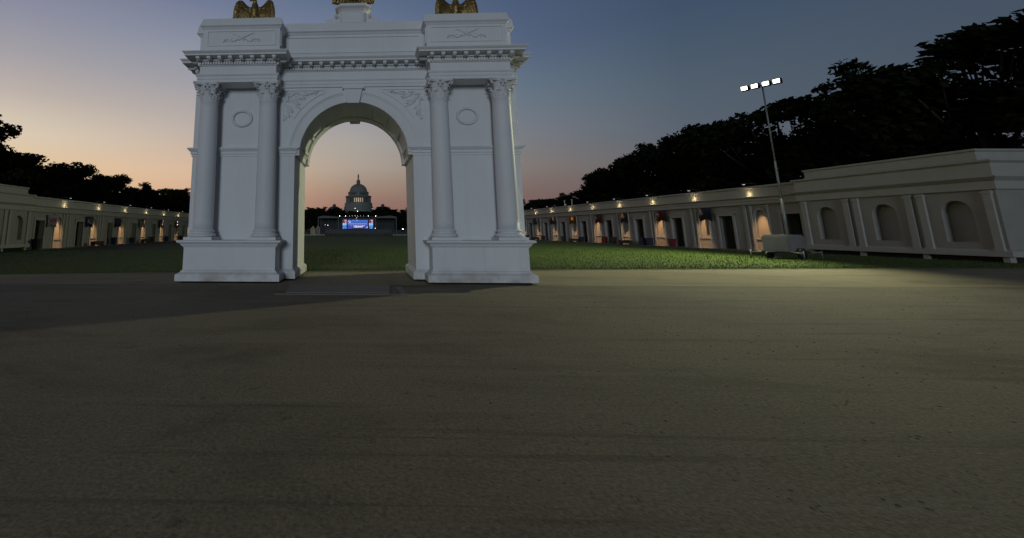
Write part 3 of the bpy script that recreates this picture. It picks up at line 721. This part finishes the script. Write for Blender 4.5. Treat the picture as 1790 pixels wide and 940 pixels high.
def banner(side,Y,z0,z1,w,mm,topm,txt,tm,label,stripe=None):
    p=wl(side,Y,.26); o=empty('state_banner',(p.x,p.y,0),rzL if side<0 else rzR); tag(o,label,'banner','swallowtail banners hanging along the arcades')
    z0-=.06; z1-=.06; h=z1-z0; b=MB(); n=10; V=[];F=[]
    for i in range(n+1):
        u=i/n; x=(u-.5)*w; y=.012*math.sin(u*9+Y); zb=z0+ (.20*h)*(1-abs(2*u-1)); V+= [(x,y,zb),(x,y,z1-.18*h),(x,y,z1),(x,y+.012,zb),(x,y+.012,z1-.18*h),(x,y+.012,z1)]
    for i in range(n):
        a=6*i; c=a+6
        b.cur=0; 
        F=[(a,c,c+1,a+1),(a+3,a+4,c+4,c+3),(a,a+3,c+3,c)]; b2=[(a+1,c+1,c+2,a+2),(a+4,a+5,c+5,c+4),(a+2,c+2,c+5,a+5)]
        if i==0: base=len(b.v); b.add(V,[])
        for f in F: b.f.append(f); b.sm.append(True); b.mi.append(0)
        for f in b2: b.f.append(f); b.sm.append(True); b.mi.append(1)
    b.build('cloth',[mm,topm],o)
    b=MB(); b.tube([(-w/2-.05,0,z1+.01),(w/2+.05,0,z1+.01)],.018,6); b.build('rod',M['steel'],o)
    if txt: text_part(txt,h*.60,'lettering',tm,o,(0,-.03,z0+h*.53),(R(90),0,0),.003,.95)
    if stripe: 
        b=MB(); b.box(-w*.32,w*.32,-.02,-.012,z0+h*.44,z0+h*.56); b.build('printed_band',stripe,o)
banner(-1,39.5,1.90,2.97,1.22,M['bwhite'],M['bwhite'],'WV',M['redl'],'white banner with red letters WV on the left arcade')
banner(-1,45.55,1.92,3.0,1.25,M['bnavy'],M['bred'],'NC',M['whl'],'dark navy banner with red top and pale letters NC')
banner(-1,51.6,1.92,3.0,1.25,M['bpurple'],M['bpurple'],None,None,'plain indigo banner between the NC banner and the pale DC banner',M['bnavy'])
banner(-1,57.9,1.92,3.02,1.4,M['bpale'],M['bred'],'DC',M['darkl'],'pale banner with red top and dark letters DC')
banner(-1,64.2,1.95,3.05,1.4,M['bnavy'],M['bnavy'],'VA',M['whl'],'navy banner with pale letters VA near the left edge of the arch')
banner(-1,70.6,1.98,3.08,1.4,M['bblack'],M['whl'],None,None,'black banner with pale emblem, farthest visible on the left arcade',M['whl'])
banner(1,47.3,2.42,3.6,1.25,M['bred'],M['bred'],None,None,'crimson banner nearest the right edge of the lawn')
banner(1,53.5,2.42,3.6,1.25,M['bblack'],M['bblack'],None,None,'black banner right of an orange lit niche, between two crimson banners')
banner(1,58.6,2.42,3.6,1.35,M['bred'],M['bblack'],None,None,'dark crimson banner with black top on the right arcade',None)
banner(1,65.0,2.45,3.6,1.6,M['bgold'],M['bgold'],None,None,'amber brown banner on the right arcade')
banner(1,71.0,2.45,3.6,1.5,M['bnavy'],M['bgold'],None,None,'navy banner with a dull gold top on the right arcade',None)
banner(1,77.0,2.45,3.6,1.5,M['bblue'],M['bblue'],None,None,'blue banner on the right arcade near the arch')
banner(1,82.5,2.45,3.6,1.3,M['bblack'],M['bblack'],None,None,'black banner partly hidden beside the right side of the arch')
banner(1,41.8,2.42,3.6,1.25,M['bnavy'],M['bnavy'],None,None,'navy banner closest to the right corner pavilion')
# bins
def bin_(side,Y,mm,label,h=.66,out=.7):
    p=wl(side,Y,out); o=empty('litter_bin',(p.x,p.y,.05),rzL if side<0 else rzR); tag(o,label,'bin','square tapered bins along the arcades')
    b=MB(); b.box(-.25,.25,-.25,.25,0,h,taper=.78); b.build('body',mm,o)
    b=MB()
    for (a,c,d,e) in ((-.28,.28,-.28,-.23),(-.28,.28,.23,.28),(-.28,-.23,-.23,.23),(.23,.28,-.23,.23)): b.box(a,c,d,e,h-.04,h+.03)
    b.build('rim',mm,o)
bin_(-1,37.0,M['black'],'black square bin beside the left corner pavilion',.8)
bin_(-1,50.0,M['blue'],'dark blue square bin against the left arcade',.75)
bin_(-1,54.4,M['black'],'black square bin right of the indigo banner')
bin_(-1,60.2,M['black'],'black square bin right of the pale DC banner')
bin_(-1,65.4,M['black'],'black square bin below and right of the VA banner')
bin_(-1,71.5,M['black'],'small black bin half hidden by the left pedestal of the arch')
bin_(1,45.7,M['red'],'red square bin at the right edge below the crimson banner',.7)
bin_(1,48.9,M['blue'],'blue square bin left of the nearest orange niche on the right',.72)
bin_(1,49.9,M['blue'],'dark blue bin standing behind the nearer blue bin',.72)
bin_(1,55.1,M['black'],'black square bin in front of a pale triangular patch of light',.75)
bin_(1,56.9,M['red'],'smaller red square bin beside a dark doorway on the right arcade',.75)
bin_(1,62.2,M['black'],'black bin at the near end of the far wooden bench')
bin_(1,67.0,M['black'],'black bin below the gap between amber and navy banners')
bin_(1,73.5,M['black'],'black bin below and left of the navy gold banner')
bin_(1,79.5,M['black'],'black bin farthest away beside the right pedestal of the arch')
def bench(side,Y,label,w=1.9):
    p=wl(side,Y,1.0); o=empty('wooden_bench',(p.x,p.y,.045),rzL if side<0 else rzR); tag(o,label,'bench','low dark benches along the arcades')
    b=MB()
    for k in range(4): b.box(-w/2,w/2,-.24+.125*k,-.14+.125*k,.40,.45)
    b.build('seat',M['wood'],o)
    b=MB(); b.box(-w/2+.04,w/2-.04,-.2,-.16,.12,.40); b.box(-w/2+.04,w/2-.04,.16,.2,.12,.40); b.build('apron',M['wood'],o)
    for q in (-1,1):
        b=MB(); b.box(q*(w/2-.12),q*(w/2-.04),-.2,.2,0,.40); b.build('leg',M['wood'],o)
bench(-1,46.0,'dark wooden bench under the NC banner'); bench(-1,57.5,'dark wooden bench under the pale DC banner')
bench(1,52.4,'dark wooden bench under the black banner on the right arcade'); bench(1,63.5,'dark wooden bench under the amber banner'); bench(1,75.5,'dark wooden bench farthest away on the right arcade')
# slim lamp posts above the right roof
for i,(Y,X,lab) in enumerate(((74,33.0,'slim lit lamp post rising over the right arcade, left of a pair'),(71.5,33.0,'slim lit lamp post rising over the right arcade, right of a pair'))):
    o=empty('lamp_post',(X,Y,0)); tag(o,lab,'lamp post','slim lamp posts behind the right arcade')
    b=MB(); b.tube([(0,0,0),(0,0,6.1)],.05,8); b.build('post',mat('glowing_post',(.5,.48,.35),.6,emis=(1,.85,.5),estr=.06) if i==0 else bpy.data.materials['glowing_post'],o)  # weak emission paints the yellow light along the shaft
    b=MB(); b.ell((0,0,6.2),(.14,.14,.12),10); b.build('lamp',M['trim'],o)

# ------------------------------------------------------------------ trees
def make_tree(seed,H=12,spread=4.2,leafmat='leafa',kind='broad',nleaf=15000,ls=.18):
    rt=random.Random(seed); o=empty('leafy_tree'); b=MB()
    lean=Vector((rt.uniform(-.4,.4),rt.uniform(-.4,.4),0)); th=H*.42
    b.tube([(0,0,-.1),(lean.x*.3,lean.y*.3,th*.4),(lean.x,lean.y,th),(lean.x*1.3,lean.y*1.3,H*.8)],[.34*H/12,.25*H/12,.19*H/12,.05],9)
    cl=[]
    n=19
    for k in range(n):
        a=2.4*k+rt.uniform(-.4,.4); t=(k+.5)/n
        zc=H*(.22+.68*t)+rt.uniform(-.4,.4); rr=spread*math.sin(PI*(.22+.70*t))*rt.uniform(.55,1.0)
        if kind=='wide': rr*=1.15
        c=Vector((rr*math.cos(a)+lean.x,rr*math.sin(a)+lean.y,zc)); cl.append((c,rt.uniform(.85,1.55)*H/12*(1.15 if t<.8 else .9)))
        s0=Vector((lean.x*.8,lean.y*.8,th*(.55+.6*t*.7))); mid=(s0+c)/2+Vector((0,0,-.3))
        b.tube([s0,mid,c],[.10*H/12,.07*H/12,.025],5)
        for q in range(2):
            e=c+Vector((rt.uniform(-1,1),rt.uniform(-1,1),rt.uniform(-.2,1)))*1.2; b.tube([mid,e],[.04,.012],4); cl.append((e,rt.uniform(.45,.95)*H/12))
    cl.append((Vector((lean.x,lean.y,H*.62)),2.0*H/12)); cl.append((Vector((lean.x,lean.y,H*.86)),1.1*H/12))
    b.build('trunk',M['trunk'],o)
    V=[];F=[]; tot=sum(r**2 for _,r in cl)
    for c,r in cl:
        for k in range(int(nleaf*r**2/tot)):
            d=Vector((rt.gauss(0,1),rt.gauss(0,1),rt.gauss(0,1))).normalized(); rad=r*(rt.random()**.45)
            nz=1+.35*noise.noise((c+d*r)*.9); p=c+Vector((d.x*1.15,d.y*1.15,d.z*.72))*rad*nz
            n1=Vector((rt.gauss(0,1),rt.gauss(0,1),rt.gauss(0,1))).normalized(); t1=n1.orthogonal().normalized(); t2=n1.cross(t1); s_=ls*rt.uniform(.6,1.4)
            o_=len(V); V+=[p-t1*s_,p-t2*s_*.55,p+t1*s_,p+t2*s_*.55]; F.append((o_,o_+1,o_+2,o_+3))
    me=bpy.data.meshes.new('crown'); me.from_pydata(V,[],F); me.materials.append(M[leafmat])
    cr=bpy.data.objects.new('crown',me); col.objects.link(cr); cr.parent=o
    return o
protos=[make_tree(1,12,4.4,'leafa'),make_tree(2,12,4.8,'leafb','wide'),make_tree(3,12,4.0,'leafa'),make_tree(4,12,5.0,'leafb','wide')]
used=set()
ORD=['first','second','third','fourth','fifth','sixth','seventh','eighth','ninth','tenth','eleventh','twelfth','thirteenth','fourteenth','fifteenth','sixteenth','seventeenth','eighteenth','nineteenth','twentieth']
def put(i,x,y,h,label,group,wx=1.0):
    p=protos[i]
    if i in used: p=dup(p)
    used.add(i); p.location=(x,y,0); s_=h/12; p.scale=(s_*wx,s_*wx,s_); p.rotation_euler=(0,0,rnd.uniform(0,6.28))
    tag(p,label,'tree',group)
# left line: (px-like depth order) x, Y, height
left=[(-44.5,50,16.5,1.0),(-50,56,13.8,1.4),(-46,60,12.2,1.4),(-51,66,13.8,1.4),(-46.5,71,12.6,1.4),(-50,80,13.6,1.35),(-45,82,11.6,1.25),(-51,91,13.4,1.3),(-46,97,10.6,1.4),(-50,106,11.8,1.5),(-46,114,12.0,1.5),(-50,123,13.4,1.5),(-45,130,13.6,1.5),(-48,142,14.4,1.5)]
for k,(x,y,h,w) in enumerate(left):
    put((k*3+1)%4,x,y,h,f'dark silhouetted tree behind the left arcade, {ORD[k]} from the near end','dark trees behind the left arcade',w)
right=[(43,22,16.5,1.3),(42,30,15.8,1.3),(44,38,15.6,1.25),(42.5,46,15.2,1.2),(44,54,15.0,1.2),(44,61,14.8,1.2),(45,69,14.9,1.15),(44.5,76,13.9,1.2),(45,84,12.8,1.1),(44.5,92,9.8,1.1),(45,100,9.6,1.2),(44,108,9.2,1.3),(45,117,9.8,1.3),(44,127,10.4,1.3),(45,138,11,1.3)]
for k,(x,y,h,w) in enumerate(right):
    put((k*3+2)%4,x,y,h,f'dense dark tree behind the right arcade, {ORD[k]} from the near end','dense trees behind the right arcade',w)
rf_=random.Random(21)
far=[-72,-62,-53,-45,-37,-29,-21,-14,-7,0,7,14,21,29,37,46,56,66,76]
for k,x in enumerate(far):
    h=24.5+rf_.uniform(-.8,1.2)-(3.5 if abs(x)<15 else 0); put(k%4,x*1.0,470+rf_.uniform(-14,14),h,f'distant dark tree on the rise before the domed building, {ORD[k]} from left','distant trees before the domed building',1.45)
nearc=[(-31,200,9.6),(-26,190,10.2),(-20.5,194,10.6),(-17,196,10),(-12.8,205,8.0),(14,204,7.0),(17,206,7.6),(20.5,196,8.6),(25,190,9.2),(30,195,9.4)]
for k,(x,y,h) in enumerate(nearc):
    side='left' if x<0 else 'right'; n_=k if x<0 else k-5
    put(k%4,x,y,h,f'dark tree beyond the {side} wing of the stage, {ORD[n_]} from the left','dark trees beyond the stage',1.0)

# ------------------------------------------------------------------ domed legislature building
CX=1.4; CY=740
D=empty('domed_building',(CX,CY,0)); tag(D,'distant legislature building with a tall ribbed dome and small statue on top','domed building')
b=MB(); b.lathe([(23.5,30),(23.5,38),(22.6,39),(22.2,41),(22.2,44.5)],n=48,smooth=False); b.build('base_drum',M['dome'],D)
b=MB(); b.lathe([(17.2,44.5),(17.2,54)],n=40); b.build('lower_drum',M['dome'],D)
b=MB(); b.lathe([(17,53.6),(20.6,53.6),(21.2,55.0),(20.6,55.8),(16.8,56.0)],n=48); b.build('lower_cornice',M['dome'],D)
pc=MB(); pc.lathe([(.62,44.5),(.55,45.2),(.5,53),(.62,53.6)],n=8); pc0=pc.build('drum_column',M['dome'],D)
for k in range(36):
    o=pc0 if k==0 else dup(pc0,D); a=2*PI*(k+.5)/36; o.location=(19.8*math.cos(a),19.8*math.sin(a),0)
for k in range(-7,8):
    b=MB(); a=-PI/2+2*PI*k/36; b.box(-1.0,1.0,-.15,.15,45.6,52.2); lit=abs(k)<=2
    o=b.build('drum_window',M['litwin'] if lit else M['winglass'],D,loc=(17.45*math.cos(a),17.45*math.sin(a),0)); o.rotation_euler=(0,0,a+PI/2)
b=MB(); b.lathe([(16.0,56),(15.6,61.0),(16.8,61.4),(17.0,62.3),(15.4,62.8),(14.2,63.0)],n=48); b.build('upper_drum',M['dome'],D)
for k in range(-9,10):
    b=MB(); a=-PI/2+2*PI*k/36; b.box(-.6,.6,-.12,.12,56.8,60.6); o=b.build('upper_window',M['winglass'],D,loc=(15.95*math.cos(a),15.95*math.sin(a),0)); o.rotation_euler=(0,0,a+PI/2)
    if k%1==0:
        b=MB(); a2=a+PI/36; b.box(-.35,.35,-.3,.3,56.2,61.2); o=b.build('upper_pilaster',M['dome'],D,loc=(16.2*math.cos(a2),16.2*math.sin(a2),0)); o.rotation_euler=(0,0,a2+PI/2)
dp=[(13.9*math.cos(R(t)),63.0+12.6*math.sin(R(t))) for t in range(0,80,6)]
b=MB(); b.lathe(dp+[(2.9,75.4)],n=48)
for k in range(24):
    a=2*PI*k/24; b.tube([((r_+.1)*math.cos(a),(r_+.1)*math.sin(a),z) for r_,z in dp],.28,5)
b.build('dome_shell',M['dome'],D)
b=MB(); b.lathe([(3.3,75.0),(3.3,76.2),(2.3,76.3),(2.2,80.5),(2.8,80.8),(2.6,81.4),(1.6,82.6),(.9,83.4)],n=20)
for k in range(12): a=2*PI*k/12; b.tube([(2.8*math.cos(a),2.8*math.sin(a),76.2),(2.8*math.cos(a),2.8*math.sin(a),80.8)],.25,5)
b.build('lantern',M['dome'],D)
b=MB(); b.lathe([(.0,83.2),(1.0,83.4),(.8,85),(1.1,86.2),(1.25,87.6),(.95,89.2),(1.15,90.0),(.7,90.8),(.75,91.5),(.3,92.1),(0,92.3)],n=10); b.build('statue',M['domedark'],D)
b=MB(); b.box(-24,24,-14,20,0,30.5); b.box(-70,70,-4,22,0,26); b.box(-112,-70,-12,30,0,27.5); b.box(70,112,-12,30,0,27.5); b.build('body',M['stone'],D)
for sx in (-1,1):
    b=MB(); b.lathe([(12.5,25.8),(12.5,30),(11.5,34.5),(8,38.2),(3,40.0),(2.6,40.2),(2.6,42.6),(2.9,42.8),(0,43.8)],n=24); b.build('wing_cupola',M['stone'],D,loc=(sx*39.5,8,0))
b=MB(); b.prism([(-70,26),(70,26),(60,31),(-60,31)],0,18); b.build('wing_roof',M['stone'],D)
# ------------------------------------------------------------------ stage
SY=136
S=empty('concert_stage',(0,SY,0)); tag(S,'distant dark concert stage with grey winged canopies at the end of the lawn','stage')
b=MB(); b.box(-9.4,9.8,-3,5,.85,1.75); b.box(-8,8.6,-3.4,-3,.7,1.8); b.build('deck',M['black'],S)
b=MB()
for k in range(14): x=-9+k*1.42; b.box(x,x+1.15,-3.3,-3.1,.05,.8)
b.build('skirt_panel',M['stagegrey'],S)
for sx,x0,x1 in ((-1,-11.4,-5.55),(1,5.15,11.1)):
    b=MB(); b.prism([(x0-.1,5.02),(x1+.1,5.02),(x1+.1,5.4),((x0+x1)/2+ (1.5*sx),5.75),(x0-.1,5.4)],-3,5); b.build('canopy',M['stageroof'],S)
    b=MB(); b.box(x0+.1,x1-.1,3,3.1,.9,5.0); b.build('scrim',M['stagegrey'],S)
    for x in (x0,x1):
        b=MB(); b.box(x-.12,x+.12,-3,-2.76,.1,5.02); b.build('tower_post',M['stageroof'],S)
    b=MB()
    for z in (3.4,4.2): b.box(x0,x1,-2.9,-2.84,z,z+.07)
    for k in range(5): xx=x0+(x1-x0)*(k+.5)/5; b.box(xx-.04,xx+.04,-2.9,-2.84,1.8,5.0)
    b.build('scaffold_frame',M['stagegrey'],S)
b=MB(); b.box(-5.3,5.3,-3.2,-2.9,5.35,5.5); b.box(-5.3,5.3,-3.2,-2.9,4.9,5.0)
for k in range(22): x=-5.3+k*.505; b.tube([(x,-3.05,4.95),(x+.25,-3.05,5.4),(x+.5,-3.05,4.95)],.03,4)
b.build('lighting_truss',M['black'],S)
b=MB(); b.box(-5.5,5.3,2,2.2,1.7,5.2); b.build('backdrop',M['black'],S)
lm=MB(); lm.ell((0,0,0),(.055,.055,.055),8); lmp=lm.build('stage_lamp',M['star'],S)
for k,(x,z,s_) in enumerate(((-5.2,5.62,1.5),(-3.5,5.62,1.4),(-2.4,5.62,.5),(-1.6,5.62,.5),(-.7,5.62,.9),(0,5.62,.7),(.8,5.62,.5),(1.6,5.62,.6),(3.1,5.62,1.3),(5.2,5.62,1.6),(-.35,5.05,.6),(-8.6,3.0,1.2),(-9.4,3.1,.7),(5.0,2.1,1.1))):
    o=lmp if k==0 else dup(lmp,S); o.location=(x,-3.35,z); o.scale=(s_,s_,s_)
# screens
def em(name,c,s_=1.0):
    return mat(name,(.02,.02,.03),.4,emis=lin(c),estr=s_)
EM=[em('screen_blue',(44,92,190)),em('screen_pale',(190,205,240)),em('screen_dark',(10,14,36)),em('screen_deep_blue',(28,58,160)),em('screen_pink',(215,150,180)),em('screen_red',(120,30,50)),em('screen_cyan',(90,170,225)),em('screen_green',(24,90,70))]
def screen(x0,x1,z0,z1,label,paint):
    o=empty('video_screen',((x0+x1)/2,SY-1.2,z0)); tag(o,label,'screen','lit video screens on the stage')
    w=x1-x0; h=z1-z0; b=MB(); b.box(-w/2-.08,w/2+.08,0.01,.3,-.08,h+.08); b.build('frame',M['black'],o)
    b=MB(); nx=int(w/.12); nz_=int(h/.12)
    for i in range(nx):
        for j in range(nz_):
            xa_,xb_=-w/2+w*i/nx,-w/2+w*(i+1)/nx; za,zb=h*j/nz_,h*(j+1)/nz_
            b.cur=paint((i+.5)/nx,(j+.5)/nz_); b.add([(xa_,0,za),(xb_,0,za),(xb_,0,zb),(xa_,0,zb)],[(0,1,2,3)])
    b.build('picture',EM,o)
rp_=random.Random(2)
def main_paint(u,v):
    if .60<v<.66: return 2
    if v>=.66: 
        if v>.93 and .05<u<.5 and rp_.random()<.5: return 1
        if v<.86 and u<.14 and rp_.random()<.5: return 1
        return 0
    if .5<v<=.58: return 1 if u<.95 else 0
    if v<.10: return 2 if .2<u<.85 else 3
    if .28<v<.40 and .15<u<.85: return 4 if rp_.random()<.35 else (1 if rp_.random()<.4 else 3)
    if .14<v<=.28 and .3<u<.75: return 1 if rp_.random()<.8 else 3
    if u>.9 and v<.3 and rp_.random()<.6: return 1
    return 3
def side_paint(u,v):
    if v>.9: return 7 if u<.5 else 4
    if v>.62: return 4 if (u>.5 and rp_.random()<.7) else (5 if rp_.random()<.5 else 2)
    if v>.4: return 6 if rp_.random()<.7 else 1
    return 6 if rp_.random()<.3 else 0
screen(-2.92,2.98,2.0,4.55,'wide blue video screen in the middle of the stage',main_paint)
screen(-4.42,-3.25,2.0,4.6,'narrow colourful video screen left of the wide one',side_paint)
screen(3.32,4.45,2.0,4.6,'narrow colourful video screen right of the wide one',side_paint)
# barriers and tents beside the stage
for i,(x0,x1,lab) in enumerate(((-15.5,-9.4,'low white barrier at the far end of the lawn, left of the stage'),(9.9,15.5,'low white barrier at the far end of the lawn, right of the stage'))):
    o=empty('crowd_barrier',(x0,131,0)); tag(o,lab,'barrier','low white barriers at the end of the lawn')
    n=5; w=(x1-x0)/n
    for k in range(n):
        b=MB(); b.box(k*w+.04,(k+1)*w-.04,0,.05,.12,.42); b.build('panel',M['barrier'],o)
    b=MB()
    for k in range(n+1): b.box(k*w-.03,k*w+.03,-.1,.15,.03,.45)
    b.build('feet',M['steel'],o)
def tent(x,y,w,h,label):
    o=empty('small_tent',(x,y,0)); tag(o,label,'tent','small pale tents beside the stage')
    b=MB(); b.add([(-w/2,-w/2,h*.7),(w/2,-w/2,h*.7),(w/2,w/2,h*.7),(-w/2,w/2,h*.7),(0,0,h)],[(0,1,4),(1,2,4),(2,3,4),(3,0,4),(3,2,1,0)]); b.build('canopy',M['tent'],o)
    for (a,c) in ((-1,-1),(1,-1),(1,1),(-1,1)):
        b=MB(); b.box(a*w/2-.05,a*w/2+.05,c*w/2-.05,c*w/2+.05,0,h*.7); b.build('leg',M['tent'],o)
    b=MB(); b.box(-w/2+.05,w/2-.05,w/2-.08,w/2-.04,.1,h*.7); b.build('back_curtain',M['tent'],o)
tent(-13.6,140,1.3,2.9,'small pale tent left of the stage, nearer the arch edge'); tent(-12.3,143,.9,3.3,'narrower pale tent between the other tent and the stage canopy')
# park lamps far behind the stage
for i,(x,z,y,s_,lab) in enumerate(((-.05,10.9,230,.16,'bright white park lamp above the middle of the stage'),(-1.3,12.6,235,.12,'fainter park lamp up left of the bright one above the stage'),(13.6,1.9,140,.16,'white lamp low down at the right of the stage'),(7.6,12.6,240,.08,'tiny park lamp right of the domed building'))):
    o=empty('park_lamp',(x,y,0)); tag(o,lab,'lamp','white lamps around the stage')
    b=MB(); b.tube([(0,0,0),(0,0,z)],.05,6); b.build('post',M['black'],o)
    b=MB(); b.ell((0,0,z),(s_,s_,s_),8); b.build('globe',M['star'],o)
# towed light tower that throws the raking light on lawn, path and arch
LX,LY,LZ=FLOOD.x+.55,FLOOD.y+.28,FLOOD.z
o=empty('light_tower',(LX,LY,0),math.atan2(-11,-22)); tag(o,'towed light tower with lit floodlights on a mast beside the right arcade','light tower')
b=MB(); b.box(-1.0,1.0,-.55,.55,.45,1.25); b.box(-.9,.9,-.5,.5,1.25,1.34); b.build('generator_housing',M['barrier'],o)
b=MB(); b.box(-1.1,1.1,-.6,.6,.36,.45); b.tube([(1.1,0,.42),(2.0,0,.42),(2.15,0,.30)],.05,8); b.build('chassis',M['black'],o)
for q in (-1,1):
    b=MB(); b.tube([(0,q*.62,.32),(0,q*.80,.32)],.31,20); b.build('wheel',M['black'],o)
    for t in (-1,1):
        b=MB(); b.tube([(t*.95,q*.55,.42),(t*1.0,q*1.15,.38)],.035,6); b.tube([(t*1.0,q*1.15,.5),(t*1.0,q*1.15,.03)],.03,6); b.box(t*1.0-.12,t*1.0+.12,q*1.15-.12,q*1.15+.12,.006,.035); b.build('outrigger',M['steel'],o)
b=MB(); b.tube([(-.55,0,1.2),(-.55,0,3.4)],.085,8); b.tube([(-.55,0,3.3),(-.55,0,5.6)],.06,8); b.tube([(-.55,0,5.5),(-.55,0,LZ+.1)],.042,8); b.build('mast',M['steel'],o)
b=MB(); b.box(-.6,-.5,-.95,.95,LZ-.04,LZ+.04); b.build('crossbar',M['steel'],o)
for k,y_ in enumerate((-.78,-.27,.27,.78)):
    b=MB(); b.box(-.50,-.28,y_-.19,y_+.19,LZ-.15,LZ+.15); hd=b.build('lamp_head',M['black'],o)
    b=MB(); b.box(-.278,-.27,y_-.15,y_+.15,LZ-.11,LZ+.11); b.build('lens',M['lensf'],hd)
